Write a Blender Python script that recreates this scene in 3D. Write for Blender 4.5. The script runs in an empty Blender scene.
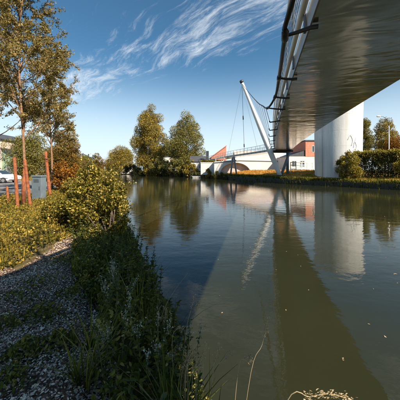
import bpy, math, random
import numpy as np
random.seed(7)
rng = np.random.default_rng(7)
R = math.radians
C = bpy.context.scene
COL = C.collection

# ------------------------------------------------------------------ camera
CAM_Z, F, HY = 2.0, 240.0, 171.0        # eye height over the water, focal length and horizon row (400 px frame)
cam_d = bpy.data.cameras.new('camera')
cam_d.sensor_width = 36
cam_d.lens = 36 * F / 400
cam_d.shift_y = -(200 - HY) / 400
cam_d.clip_start = 0.05
cam_d.clip_end = 6000
cam = bpy.data.objects.new('camera', cam_d)
cam.location = (0, 0, CAM_Z)
cam.rotation_euler = (R(90), 0, 0)
COL.objects.link(cam)
C.camera = cam

# ------------------------------------------------------------------ sky, sun, exposure
SUN_EL, SUN_AZ = R(40.5), R(132)        # azimuth clockwise from the view direction
SKY_STRENGTH, SUN_STRENGTH = 0.098, 4.1
C.view_settings.view_transform = 'Standard'
C.view_settings.look = 'None'
C.view_settings.exposure = 1.3
C.view_settings.gamma = 1.0
C.render.engine = 'CYCLES'
C.cycles.max_bounces = 6
C.cycles.diffuse_bounces = 2
C.cycles.glossy_bounces = 4
C.cycles.transmission_bounces = 4
C.cycles.transparent_max_bounces = 6
C.cycles.caustics_reflective = False
C.cycles.caustics_refractive = False
C.cycles.use_denoising = True

W = bpy.data.worlds.new('World')
C.world = W
W.use_nodes = True


class NT:
    """small helper round a node tree"""
    def __init__(s, tree):
        s.t = tree
        s.t.nodes.clear()

    def n(s, typ, ins=None, **props):
        nd = s.t.nodes.new(typ)
        for k, v in props.items():
            setattr(nd, k, v)
        for k, v in (ins or {}).items():
            if hasattr(v, 'is_output'):
                s.t.links.new(v, nd.inputs[k])
            elif isinstance(v, bpy.types.Node):
                s.t.links.new(v.outputs[0], nd.inputs[k])
            else:
                nd.inputs[k].default_value = v
        return nd

    def math(s, op, a, b=None, c=None, clamp=False):
        ins = {0: a}
        if b is not None: ins[1] = b
        if c is not None: ins[2] = c
        return s.n('ShaderNodeMath', ins, operation=op, use_clamp=clamp).outputs[0]

    def vmath(s, op, a, b=None):
        ins = {0: a}
        if b is not None: ins[1] = b
        return s.n('ShaderNodeVectorMath', ins, operation=op).outputs[0]

    def noise(s, vec, scale, detail=4, rough=0.55, dist=0.0):
        return s.n('ShaderNodeTexNoise', {'Vector': vec, 'Scale': scale, 'Detail': detail, 'Roughness': rough, 'Distortion': dist})

    def ramp(s, fac, stops, interp='LINEAR'):
        nd = s.n('ShaderNodeValToRGB', {0: fac})
        cr = nd.color_ramp
        cr.interpolation = interp
        while len(cr.elements) < len(stops):
            cr.elements.new(0.5)
        for e, (p, c) in zip(cr.elements, stops):
            e.position = p
            e.color = (c, c, c, 1) if isinstance(c, (int, float)) else tuple(c) + (1,)
        return nd.outputs[0]

    def mix(s, fac, a, b, blend='MIX'):
        nd = s.n('ShaderNodeMix', data_type='RGBA', blend_type=blend)
        for k, v in ((0, fac), (6, a), (7, b)):
            if hasattr(v, 'is_output'):
                s.t.links.new(v, nd.inputs[k])
            else:
                nd.inputs[k].default_value = v if isinstance(v, (int, float)) else tuple(v) + (1,)
        return nd.outputs[2]


w = NT(W.node_tree)
sky = w.n('ShaderNodeTexSky', sky_type='NISHITA', sun_disc=False, sun_elevation=SUN_EL, sun_rotation=SUN_AZ,
          altitude=50, air_density=1.0, dust_density=0.6, ozone_density=2.0)
tint = w.mix(1.0, sky.outputs[0], (0.31, 0.51, 0.55), 'MULTIPLY')
dirv = w.n('ShaderNodeTexCoord').outputs['Generated']
sep = w.n('ShaderNodeSeparateXYZ', {0: dirv})
zc = w.math('MAXIMUM', sep.outputs[2], 0.04)
u = w.math('DIVIDE', sep.outputs[0], zc)
v = w.math('DIVIDE', sep.outputs[1], zc)
pl = w.n('ShaderNodeCombineXYZ', {0: u, 1: v, 2: 0.0}).outputs[0]
# high cirrus: fibres drawn out along one wind direction, warped by a broad noise
warp = w.noise(pl, 0.9, 3).outputs[1]
pw = w.vmath('ADD', pl, w.vmath('SCALE', w.vmath('SUBTRACT', warp, (0.5, 0.5, 0.5)), None))
w.t.nodes[-1].inputs  # (keeps the graph order readable)
for nd in w.t.nodes:
    if nd.type == 'VECT_MATH' and nd.operation == 'SCALE':
        nd.inputs['Scale'].default_value = 0.45
mp = w.n('ShaderNodeMapping', {'Vector': pw, 'Rotation': (0, 0, R(-50)), 'Scale': (1.0, 0.22, 1.0)}, vector_type='TEXTURE')
fib = w.noise(mp.outputs[0], 2.3, 10, 0.72, 0.35).outputs[0]
patch = w.noise(pl, 0.8, 2, 0.5).outputs[0]
# the bank of cirrus is a long band lying across the sky (distance from a line in the cloud layer's plane)
lx, ly = 0.815, -0.58
ax = w.math('SUBTRACT', u, -0.23)
ay = w.math('SUBTRACT', v, 1.90)
across = w.math('ABSOLUTE', w.math('ADD', w.math('MULTIPLY', ax, -ly), w.math('MULTIPLY', ay, lx)))
band = w.n('ShaderNodeMapRange', {0: across, 1: 0.0, 2: 0.72, 3: 1.0, 4: 0.0}, interpolation_type='SMOOTHSTEP').outputs[0]
dens = w.math('ADD', w.math('MULTIPLY', band, 0.24), w.math('MULTIPLY', w.math('SUBTRACT', patch, 0.5), 0.55))
cm = w.n('ShaderNodeMapRange', {0: w.math('ADD', fib, dens), 1: 0.61, 2: 1.05, 3: 0.0, 4: 1.0}, interpolation_type='SMOOTHSTEP').outputs[0]
fade = w.n('ShaderNodeMapRange', {0: sep.outputs[2], 1: 0.06, 2: 0.25, 3: 0.0, 4: 0.85}).outputs[0]
cm = w.math('MULTIPLY', cm, fade)
low = w.n('ShaderNodeMapRange', {0: sep.outputs[2], 1: -0.02, 2: 0.46, 3: 0.92, 4: 0.0}, interpolation_type='SMOOTHERSTEP').outputs[0]
hazy = w.mix(low, tint, (3.75, 4.3, 4.6))          # pale air towards the horizon
skyc = w.mix(cm, hazy, (4.0, 4.3, 4.5))
bg = w.n('ShaderNodeBackground', {0: skyc, 1: SKY_STRENGTH})
w.n('ShaderNodeOutputWorld', {0: bg})

sd = bpy.data.lights.new('sun', 'SUN')
sd.energy = SUN_STRENGTH
sd.angle = R(0.53)
sd.color = (1.0, 0.87, 0.70)
sun = bpy.data.objects.new('sun', sd)
COL.objects.link(sun)
sun.rotation_euler = (R(90) - SUN_EL, 0, -SUN_AZ + math.pi)
sun.location = (20, -30, 40)


# ------------------------------------------------------------------ materials
def bsdf(name, build):
    m = bpy.data.materials.new(name)
    m.use_nodes = True
    t = NT(m.node_tree)
    out = build(t)
    t.n('ShaderNodeOutputMaterial', {0: out})
    return m


def plain(name, c, rough=0.6, var=0.12, scale=6.0, metal=0.0, bump=0.0, c2=None, spec=0.4, bscale=None):
    """a painted or raw surface with mottling, so that no face is one flat colour"""
    def b(t):
        co = t.n('ShaderNodeTexCoord').outputs['Object']
        nz = t.noise(co, scale, 6, 0.65).outputs[0]
        a = tuple(x * (1 - var) for x in c)
        z = c2 or tuple(min(1, x * (1 + var)) for x in c)
        col = t.ramp(nz, [(0.3, a), (0.7, z)])
        ins = {'Base Color': col, 'Roughness': t.ramp(nz, [(0.3, max(0, rough - 0.08)), (0.7, min(1, rough + 0.08))]),
               'Metallic': metal, 'Specular IOR Level': spec}
        if bump:
            ins['Normal'] = t.n('ShaderNodeBump', {'Strength': bump, 'Distance': 0.02, 'Height': t.noise(co, bscale or scale * 4, 5).outputs[0]})
        return t.n('ShaderNodeBsdfPrincipled', ins)
    return bsdf(name, b)


def leafmat(name, stops, trans=0.35, patch=0.25, pscale=0.6):
    """leaves: each leaf its own shade, and broad patches of younger and older growth"""
    def b(t):
        g = t.n('ShaderNodeNewGeometry')
        pos = t.n('ShaderNodeTexCoord').outputs['Object']
        f = t.math('ADD', g.outputs['Random Per Island'],
                   t.math('MULTIPLY', t.math('SUBTRACT', t.noise(pos, pscale, 3).outputs[0], 0.5), patch * 4), clamp=True)
        col = t.ramp(f, stops)
        d = t.n('ShaderNodeBsdfDiffuse', {0: col})
        tr = t.n('ShaderNodeBsdfTranslucent', {0: t.mix(1.0, col, (1.0, 1.0, 0.55), 'MULTIPLY')})
        m1 = t.n('ShaderNodeMixShader', {0: trans, 1: d, 2: tr})
        gl = t.n('ShaderNodeBsdfGlossy', {0: (0.8, 0.8, 0.8, 1), 1: 0.45})
        fr = t.n('ShaderNodeFresnel', {0: 1.35})
        return t.n('ShaderNodeMixShader', {0: t.math('MULTIPLY', fr.outputs[0], 0.05), 1: m1, 2: gl})
    return bsdf(name, b)


M = {}
M['willow'] = leafmat('willow_leaf', [(0, (.08, .08, .035)), (.35, (.19, .155, .055)), (.7, (.34, .24, .075)), (1, (.50, .39, .18))], .42)
M['bush'] = leafmat('bush_leaf', [(0, (.06, .06, .012)), (.4, (.155, .15, .022)), (.75, (.40, .29, .04)), (1, (.66, .53, .19))], .42)
M['cover'] = leafmat('ground_cover_leaf', [(0, (.06, .06, .014)), (.4, (.145, .14, .026)), (.75, (.34, .24, .04)), (1, (.52, .36, .08))], .4)
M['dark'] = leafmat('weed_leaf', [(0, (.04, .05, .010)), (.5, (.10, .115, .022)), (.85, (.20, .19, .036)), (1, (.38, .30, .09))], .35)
M['gold'] = leafmat('golden_leaf', [(0, (.08, .075, .018)), (.4, (.215, .17, .036)), (.75, (.36, .26, .055)), (1, (.50, .36, .10))], .3, .3, .25)
M['olive'] = leafmat('olive_leaf', [(0, (.06, .07, .022)), (.4, (.155, .15, .038)), (.75, (.27, .225, .055)), (1, (.40, .31, .09))], .3, .3, .25)
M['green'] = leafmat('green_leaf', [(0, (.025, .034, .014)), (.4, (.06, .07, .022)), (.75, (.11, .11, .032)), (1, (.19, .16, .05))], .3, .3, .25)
M['autumn'] = leafmat('orange_olive_leaf', [(0, (.05, .045, .014)), (.4, (.14, .095, .022)), (.75, (.25, .15, .03)), (1, (.36, .21, .05))], .3, .3, .25)
M['rust'] = leafmat('rust_leaf', [(0, (.08, .035, .010)), (.4, (.20, .085, .014)), (.75, (.34, .15, .020)), (1, (.42, .21, .04))], .3)
M['hedge_shaded'] = leafmat('shaded_hedge_leaf', [(0, (.02, .03, .010)), (.4, (.05, .062, .018)), (.75, (.09, .095, .025)), (1, (.16, .14, .035))], .25)  # darker leaf colour stands for the shade on the hedge face
M['hedge'] = leafmat('hedge_leaf', [(0, (.045, .05, .012)), (.4, (.11, .11, .018)), (.75, (.22, .18, .028)), (1, (.36, .26, .05))], .25)
M['grass_gold'] = leafmat('dry_grass', [(0, (.28, .15, .035)), (.4, (.50, .25, .05)), (.75, (.64, .33, .075)), (1, (.70, .46, .15))], .3)
M['grass_yellow'] = leafmat('yellow_grass', [(0, (.12, .10, .018)), (.4, (.28, .20, .03)), (.75, (.44, .29, .04)), (1, (.56, .38, .08))], .3)
M['straw'] = leafmat('straw', [(0, (.25, .19, .10)), (.5, (.40, .31, .18)), (1, (.55, .46, .30))], .2)
M['pale_flower'] = leafmat('pale_seed_spike', [(0, (.20, .20, .15)), (.5, (.34, .34, .27)), (1, (.5, .5, .42))], .25)
M['chips'] = leafmat('wood_chip', [(0, (.12, .085, .06)), (.25, (.32, .25, .19)), (.55, (.60, .46, .36)), (1, (.86, .67, .52))], .0, .12, 2.0)
M['bark'] = plain('warm_brown_bark', (.235, .135, .075), .85, .45, 14, bump=.6)
M['dark_bark'] = plain('dark_bark', (.085, .065, .05), .85, .4, 6, bump=.5)
M['stem'] = plain('green_stem', (.06, .075, .025), .7, .3, 20)
M['stake'] = plain('orange_stained_wood', (.17, .055, .028), .8, .35, 9, bump=.9, c2=(.43, .135, .048), bscale=70)
M['strap'] = plain('black_rubber_strap', (.02, .02, .02), .7)
M['white_steel'] = plain('white_painted_steel', (.78, .78, .76), .35, .07, 1.2)
M['galv'] = plain('galvanised_steel', (.66, .63, .58), .4, .15, 4, metal=.2)
M['grey_steel'] = plain('grey_painted_steel', (.16, .19, .215), .4, .2, 2)
M['pale_steel'] = plain('pale_grey_paint', (.42, .43, .43), .4, .2, 3)
M['dark_steel'] = plain('dark_painted_steel', (.035, .04, .048), .45, .3, 5)
M['cable'] = plain('dark_cable', (.022, .026, .032), .5, .3, 30)
M['wire'] = plain('stay_wire', (.20, .21, .22), .4, .1, 10, metal=.6)
M['asphalt'] = plain('grey_asphalt', (.16, .155, .15), .9, .2, 3, bump=.3, bscale=60)
M['cabinet'] = plain('blue_grey_paint', (.125, .16, .185), .5, .18, 3)
M['cabinet_dark'] = plain('cabinet_seam', (.05, .06, .07), .6)
M['white_wall'] = plain('white_render', (.66, .63, .60), .85, .10, .9, bump=.15)
M['arch_shade'] = plain('arch_shade_mauve', (.50, .42, .40), .9, .2, 1.0)  # mauve paints the shade inside the arch opening
M['pink_wall'] = plain('pale_pink_render', (.62, .50, .43), .85, .12, 1.5)
M['green_wall'] = plain('pale_green_boards', (.30, .40, .28), .8, .15, 2)
M['brick'] = plain('red_brick', (.52, .19, .125), .85, .22, 3.0, c2=(.62, .27, .18))
M['tile'] = plain('red_roof_tile', (.42, .17, .11), .8, .25, 2)
M['pale_tile'] = plain('faded_pink_roof', (.55, .42, .38), .8, .2, 2)
M['slate'] = plain('dark_slate', (.06, .065, .075), .6, .25, 2)
M['window'] = plain('window_glass', (.035, .05, .06), .08, .3, 2, spec=.8)
M['frame'] = plain('white_frame', (.7, .7, .68), .5)
M['car_paint'] = plain('white_car_paint', (.78, .78, .78), .18, .04, 2, spec=.6)
M['tyre'] = plain('tyre_rubber', (.02, .02, .02), .8)
M['rim'] = plain('alloy_rim', (.42, .42, .43), .3, metal=.8)
M['lamp_red'] = plain('red_lens', (.5, .03, .02), .2)
M['lamp_clear'] = plain('clear_lens', (.7, .7, .7), .12)
M['graffiti'] = plain('faded_grey_spray', (.46, .47, .47), .8)
M['quay'] = plain('dark_wet_planks', (.045, .04, .032), .75, .45, 2.5, bump=.6)
M['boat'] = plain('pale_boat_hull', (.55, .54, .50), .5, .15, 2)
M['boat_dark'] = plain('dark_boat_trim', (.05, .05, .055), .5)


def tower_b(t):
    co = t.n('ShaderNodeTexCoord').outputs['Object']
    streak = t.noise(t.n('ShaderNodeMapping', {'Vector': co, 'Scale': (1.6, 1.6, .12)}).outputs[0], 1.6, 6, .65).outputs[0]
    blot = t.noise(co, .9, 6, .7).outputs[0]
    c = t.mix(t.ramp(streak, [(.42, 0.0), (.70, .75)]), (.66, .66, .645), (.46, .46, .45))
    c = t.mix(t.ramp(blot, [(.5, 0.0), (.72, .45)]), c, (.56, .56, .54))
    return t.n('ShaderNodeBsdfPrincipled', {'Base Color': c, 'Roughness': .7, 'Normal': t.n('ShaderNodeBump', {'Strength': .25, 'Distance': .03, 'Height': t.noise(co, 6, 6).outputs[0]})})


M['tower'] = bsdf('white_weathered_concrete', tower_b)


def soffit_b(t):
    co = t.n('ShaderNodeTexCoord').outputs['Object']
    wav = t.n('ShaderNodeMapping', {'Vector': co, 'Rotation': (0, 0, R(-16)), 'Scale': (1.0, .42, 1)}, vector_type='TEXTURE').outputs[0]
    n1 = t.noise(wav, 1.15, 2, .45, .9).outputs[0]
    grime = t.noise(co, .8, 6, .7).outputs[0]
    bump = t.n('ShaderNodeBump', {'Strength': .5, 'Distance': .035, 'Height': n1})
    col = t.ramp(grime, [(.3, (.50, .485, .46)), (.7, (.68, .655, .615))])
    return t.n('ShaderNodeBsdfPrincipled', {'Base Color': col, 'Metallic': .85, 'Roughness': t.ramp(grime, [(.3, .10), (.7, .18)]), 'Normal': bump})


M['soffit'] = bsdf('polished_steel_soffit', soffit_b)


def water_b(t):
    co = t.n('ShaderNodeTexCoord').outputs['Object']
    a = t.noise(t.n('ShaderNodeMapping', {'Vector': co, 'Rotation': (0, 0, R(20)), 'Scale': (1.0, 1.9, 1)}).outputs[0], 1.3, 3, .5, .3).outputs[0]
    b2 = t.noise(t.n('ShaderNodeMapping', {'Vector': co, 'Rotation': (0, 0, R(-15)), 'Scale': (1, 1.6, 1)}).outputs[0], 5.5, 3, .55).outputs[0]
    gust = t.noise(co, .16, 3, .5).outputs[0]
    h = t.math('ADD', t.math('MULTIPLY', a, .7), t.math('MULTIPLY', t.math('MULTIPLY', b2, .34), t.ramp(gust, [(.35, .25), (.65, 1.0)])))
    bump = t.n('ShaderNodeBump', {'Strength': .55, 'Distance': .015, 'Height': h})
    murk = t.noise(co, .35, 4, .6).outputs[0]
    col = t.ramp(murk, [(.3, (.0185, .0205, .0100)), (.7, (.0250, .0270, .0135))])
    return t.n('ShaderNodeBsdfPrincipled', {'Base Color': col, 'Roughness': .035, 'IOR': 1.37, 'Normal': bump})


M['water'] = bsdf('canal_water', water_b)


def ground_b(t):
    co = t.n('ShaderNodeTexCoord').outputs['Object']
    a = t.noise(co, .5, 6, .65).outputs[0]
    b2 = t.noise(co, 9, 6, .7).outputs[0]
    c = t.mix(a, (.07, .065, .022), (.16, .115, .040))
    c = t.mix(t.ramp(b2, [(.45, 0.0), (.62, .8)]), c, (.13, .10, .065))
    return t.n('ShaderNodeBsdfPrincipled', {'Base Color': c, 'Roughness': .95, 'Specular IOR Level': .15, 'Normal': t.n('ShaderNodeBump', {'Strength': .8, 'Distance': .04, 'Height': b2})})


M['ground'] = bsdf('grassy_soil', ground_b)


def path_b(t):
    co = t.n('ShaderNodeTexCoord').outputs['Object']
    a = t.noise(co, 1.6, 5, .6).outputs[0]
    v1 = t.n('ShaderNodeTexVoronoi', {'Vector': co, 'Scale': 34.0, 'Randomness': 1.0})
    c = t.mix(t.ramp(v1.outputs[1], [(.25, 0.0), (.8, .75)]), (.06, .040, .028), (.34, .19, .125))
    c = t.mix(t.ramp(a, [(.45, 0.0), (.7, .6)]), c, (.040, .030, .022))
    return t.n('ShaderNodeBsdfPrincipled', {'Base Color': c, 'Roughness': .95, 'Specular IOR Level': .15,
               'Normal': t.n('ShaderNodeBump', {'Strength': .9, 'Distance': .02, 'Height': t.noise(co, 40, 5).outputs[0]})})


M['path'] = bsdf('trodden_path', path_b)
M['slope'] = plain('dry_golden_turf', (.40, .23, .07), .95, .4, 1.6, bump=.8, c2=(.58, .38, .13), spec=.1)


# ------------------------------------------------------------------ scene helpers
def P(px, py, Y):
    """the point seen at pixel (px, py) of the 400 px photograph, at depth Y"""
    return np.array([(px - 200) / F * Y, Y, CAM_Z + (HY - py) / F * Y])


def setp(o, label=None, cat=None, group=None, kind=None):
    for k, v in (('label', label), ('category', cat), ('group', group), ('kind', kind)):
        if v: o[k] = v
    return o


def thing(name, loc, label, cat, group=None):
    o = bpy.data.objects.new(name, None)
    o.empty_display_size = .3
    o.location = tuple(float(x) for x in loc)
    COL.objects.link(o)
    return setp(o, label, cat, group)


def origin(o):
    p = np.zeros(3)
    while o is not None:
        p += np.array(o.location)
        o = o.parent
    return p


def link(name, me, parent=None, mat=None):
    o = bpy.data.objects.new(name, me)
    COL.objects.link(o)
    if parent is not None: o.parent = parent
    if mat is not None and not me.materials: me.materials.append(M[mat])
    return o


def raw(name, V, polys, mat, parent=None, smooth=False, at=None):
    """mesh from world-space points; the object's origin is at (or its parent's origin)"""
    V = np.asarray(V, float).reshape(-1, 3)
    off = origin(parent) if parent is not None else np.zeros(3)
    if at is not None: off = off + np.asarray(at) - (off if parent is not None else 0)
    me = bpy.data.meshes.new(name)
    polys = list(polys) if not isinstance(polys, np.ndarray) else polys
    if isinstance(polys, np.ndarray):
        n, k = polys.shape
        me.vertices.add(len(V)); me.vertices.foreach_set('co', (V - off).astype(np.float32).ravel())
        me.loops.add(n * k); me.loops.foreach_set('vertex_index', polys.astype(np.int32).ravel())
        me.polygons.add(n); me.polygons.foreach_set('loop_start', np.arange(0, n * k, k, dtype=np.int32))
        me.polygons.foreach_set('loop_total', np.full(n, k, dtype=np.int32))
        me.update(calc_edges=True)
    else:
        me.from_pydata([tuple(p) for p in V - off], [], polys)
        me.update()
    if smooth: me.polygons.foreach_set('use_smooth', [True] * len(me.polygons))
    o = link(name, me, parent, mat)
    if at is not None:
        o.location = tuple(np.asarray(at) - (origin(parent) if parent is not None else 0))
    return o


class MB:
    """collects simple solids, then becomes ONE mesh object"""
    def __init__(s):
        s.v, s.f, s.sm = [], [], []

    def _add(s, vs, fs, smooth=False):
        b = len(s.v)
        s.v += [tuple(float(c) for c in p) for p in vs]
        s.f += [tuple(i + b for i in f) for f in fs]
        s.sm += [smooth] * len(fs)
        return s

    def box(s, a, b, ch=0.0):
        x0, y0, z0 = a; x1, y1, z1 = b
        if ch <= 0:
            vs = [(x, y, z) for z in (z0, z1) for x, y in ((x0, y0), (x1, y0), (x1, y1), (x0, y1))]
            return s._add(vs, [(3, 2, 1, 0), (4, 5, 6, 7), (0, 1, 5, 4), (1, 2, 6, 5), (2, 3, 7, 6), (3, 0, 4, 7)])
        pr = [(x0 + ch, y0), (x1 - ch, y0), (x1, y0 + ch), (x1, y1 - ch), (x1 - ch, y1), (x0 + ch, y1), (x0, y1 - ch), (x0, y0 + ch)]
        cx, cy = (x0 + x1) / 2, (y0 + y1) / 2
        vs = [(x, y, z0) for x, y in pr] + [(x, y, z1 - ch) for x, y in pr]
        kx, ky = max(0, 1 - 2 * ch / (x1 - x0)), max(0, 1 - 2 * ch / (y1 - y0))
        vs += [(cx + (x - cx) * kx, cy + (y - cy) * ky, z1) for x, y in pr]
        fs = [tuple(range(7, -1, -1)), tuple(range(16, 24))]
        for r in (0, 8):
            fs += [(r + i, r + (i + 1) % 8, r + 8 + (i + 1) % 8, r + 8 + i) for i in range(8)]
        return s._add(vs, fs)

    def prism(s, poly, axis, a, b):
        """polygon of 2-D points extruded along one axis ('x': points are (y, z); 'y': (x, z); 'z': (x, y))"""
        mk = {'x': lambda p, t: (t, p[0], p[1]), 'y': lambda p, t: (p[0], t, p[1]), 'z': lambda p, t: (p[0], p[1], t)}[axis]
        n = len(poly)
        vs = [mk(p, a) for p in poly] + [mk(p, b) for p in poly]
        return s._add(vs, [tuple(range(n - 1, -1, -1)), tuple(range(n, 2 * n))] + [(i, (i + 1) % n, n + (i + 1) % n, n + i) for i in range(n)])

    def tube(s, path, rad, n=8, smooth=True):
        path = [np.asarray(p, float) for p in path]
        if isinstance(rad, (int, float)): rad = [rad] * len(path)
        ref = None
        vs = []
        for i, p in enumerate(path):
            d = path[min(i + 1, len(path) - 1)] - path[max(i - 1, 0)]
            d = d / (np.linalg.norm(d) + 1e-9)
            if ref is None:
                ref = np.cross(d, (0, 0, 1) if abs(d[2]) < .9 else (1, 0, 0))
            ref = ref - d * ref.dot(d)
            ref = ref / (np.linalg.norm(ref) + 1e-9)
            o = np.cross(d, ref)
            for k in range(n):
                a = 2 * math.pi * k / n
                vs.append(p + rad[i] * (math.cos(a) * ref + math.sin(a) * o))
        fs = []
        for i in range(len(path) - 1):
            for k in range(n):
                fs.append((i * n + k, i * n + (k + 1) % n, (i + 1) * n + (k + 1) % n, (i + 1) * n + k))
        m = len(path) - 1
        s._add(vs, fs, smooth)
        b = len(s.v) - len(vs)
        s.f += [tuple(b + k for k in range(n - 1, -1, -1)), tuple(b + m * n + k for k in range(n))]
        s.sm += [False, False]
        return s

    def lathe(s, prof, c, n=20, smooth=True, split=False):
        """(radius, z) profile turned round the vertical through c"""
        if split:
            for p_ in zip(prof[:-1], prof[1:]): s.lathe(list(p_), c, n, smooth)
            return s
        vs = [(c[0] + r * math.cos(2 * math.pi * k / n), c[1] + r * math.sin(2 * math.pi * k / n), c[2] + z) for r, z in prof for k in range(n)]
        fs = [(i * n + k, i * n + (k + 1) % n, (i + 1) * n + (k + 1) % n, (i + 1) * n + k) for i in range(len(prof) - 1) for k in range(n)]
        s._add(vs, fs, smooth)
        return s

    def build(s, name, mat, parent=None, at=None):
        o = raw(name, s.v, s.f, mat, parent, at=at)
        o.data.polygons.foreach_set('use_smooth', s.sm)
        return o


def leaves(cent, size, aspect=.55, up=0.0, shape='diamond', dirs=None):
    """leaf faces round given points: (V, polys) arrays"""
    n = len(cent)
    size = np.broadcast_to(np.asarray(size, float), (n,)) * rng.uniform(.65, 1.3, n)
    a = rng.normal(size=(n, 3)) if dirs is None else dirs + rng.normal(size=(n, 3)) * .35
    a /= np.linalg.norm(a, axis=1)[:, None]
    b = rng.normal(size=(n, 3)); b[:, 2] += up * 0
    nrm = rng.normal(size=(n, 3)); nrm[:, 2] += up
    b = np.cross(nrm, a); b /= np.linalg.norm(b, axis=1)[:, None] + 1e-9
    c = np.cross(a, b)
    L = size[:, None] * a * .5; Wd = size[:, None] * b * .5 * aspect
    bend = c * size[:, None] * rng.uniform(-.12, .12, (n, 1))
    if shape == 'diamond':
        V = np.stack([cent - L, cent + Wd + bend, cent + L, cent - Wd + bend], 1).reshape(-1, 3)
        return V, np.arange(4 * n).reshape(n, 4)
    fold = c * size[:, None] * rng.uniform(.02, .12, (n, 1)); tip = c * size[:, None] * rng.uniform(-.22, .05, (n, 1))
    V = np.stack([cent - L, cent - L * .38 + Wd * .92 + fold, cent + L * .30 + Wd * .72 + fold + tip * .3, cent + L + tip,
                  cent + L * .30 - Wd * .72 + fold + tip * .3, cent - L * .38 - Wd * .92 + fold], 1).reshape(-1, 3)
    i = np.arange(n)[:, None] * 6
    return V, np.stack([i + np.array([0, 1, 2, 3]), i + np.array([0, 3, 4, 5])], 1).reshape(-1, 4)


def blobs(cl, n, shell=.55, squash=1.0):
    """n points inside a set of clumps (x, y, z, r), thinned towards their middles"""
    cl = np.asarray(cl, float)
    wgt = cl[:, 3] ** 2; wgt = wgt / wgt.sum()
    i = rng.choice(len(cl), n, p=wgt)
    d = rng.normal(size=(n, 3)); d /= np.linalg.norm(d, axis=1)[:, None]
    r = rng.uniform(shell, 1, n) ** .6 * cl[i, 3] * rng.uniform(.75, 1.12, n)
    p = cl[i, :3] + d * r[:, None] * np.array([1, 1, squash])
    return p


def crown_clumps(c, rx, rz, n, r, taper=0.0, hollow=.1):
    """clumps spread through a full crown; taper > 0 narrows the top"""
    out = []
    while len(out) < n:
        z = rng.uniform(-1, 1)
        pr = (1 - abs(z) ** 2.6) ** .5 * (1 - taper * max(0, z + .1))
        if rng.uniform() > pr + .15: continue
        a = rng.uniform(0, 2 * math.pi); q = rng.uniform(hollow, 1) ** .55 * pr * rng.uniform(.85, 1.12)
        out.append((c[0] + q * rx * math.cos(a), c[1] + q * rx * math.sin(a), c[2] + z * rz, r * rng.uniform(.6, 1.35) * (1 - .3 * max(0, z))))
    return out


def copy_tree(o, parent=None):
    c = o.copy()
    COL.objects.link(c)
    c.parent = parent
    for ch in list(o.children):
        copy_tree(ch, c)
    return c


# ------------------------------------------------------------------ terrain
NEAR = np.array([(4.6, -14), (2.4, -5), (1.15, -1), (.35, 1.3), (0, 2.1), (-.75, 4), (-2.5, 8), (-6, 16), (-13.5, 34), (-29, 68), (-52, 112), (-100, 190), (-260, 420), (-1500, 2100)], float)
FAR = np.array([(40, -40), (31, 0), (24.5, 18), (21, 25.3), (18.3, 30.5), (13.6, 37.5), (11.6, 42.5), (8.0, 52), (1.4, 68.6), (-13, 96), (-38, 135), (-80, 205), (-220, 430), (-1400, 2200)], float)


def sdist(pts, line):
    """distance to a polyline, positive on its left-hand side"""
    best = np.full(len(pts), 1e9); sg = np.ones(len(pts))
    for a, b in zip(line[:-1], line[1:]):
        d = b - a; L2 = d.dot(d)
        t = np.clip(((pts - a) @ d) / L2, 0, 1)
        q = a + t[:, None] * d
        e = pts - q
        dd = np.hypot(e[:, 0], e[:, 1])
        s = np.sign(d[0] * e[:, 1] - d[1] * e[:, 0])
        k = dd < best - 1e-6
        best[k] = dd[k]; sg[k] = s[k]
    return best * sg


def hsh(x, y):
    return (np.sin(x * 1.7 + 1.3 * np.sin(y * .9)) * np.cos(y * 1.3 + 1.1 * np.sin(x * .7)))


def terrain(x, y):
    p = np.column_stack([np.atleast_1d(x), np.atleast_1d(y)]).astype(float)
    dn = sdist(p, NEAR); df = -sdist(p, FAR)
    zn = np.interp(dn, [-3, -.5, 0, .45, 1.1, 3, 60, 4000], [-1.7, -.35, -.03, .30, .56, .65, .75, 6])
    zn = zn + np.where(dn > .2, .03 * hsh(p[:, 0] * 1.6, p[:, 1] * 1.6) + .02 * hsh(p[:, 0] * 5, p[:, 1] * 4.4), 0) * np.clip(dn, 0, 1)
    k = np.clip((p[:, 1] - 33) / 9, 0, 1)
    zr = np.interp(df, [-2.5, -.25, .1, 1, 4, 12, 60, 4000], [-1.7, -1.2, .55, .75, 1.05, 1.2, 1.4, 8])
    zm = np.interp(df, [-2.5, -.25, .1, 1, 7, 14, 60, 4000], [-1.7, -1.2, .80, 1.0, 2.1, 2.2, 2.4, 8])
    zf = zr * (1 - k) + zm * k
    return np.maximum(np.where(dn > -15, zn, -1.7), np.where(df > -15, zf, -1.7))


def tz(x, y):
    return float(terrain(x, y)[0])


def on(px, py):
    """ground point seen at a pixel, by marching out along the sight line"""
    for Y in np.geomspace(.5, 400, 900):
        q = P(px, py, Y)
        if q[2] <= max(tz(q[0], q[1]), 0): return q
    return P(px, py, 400)


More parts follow.
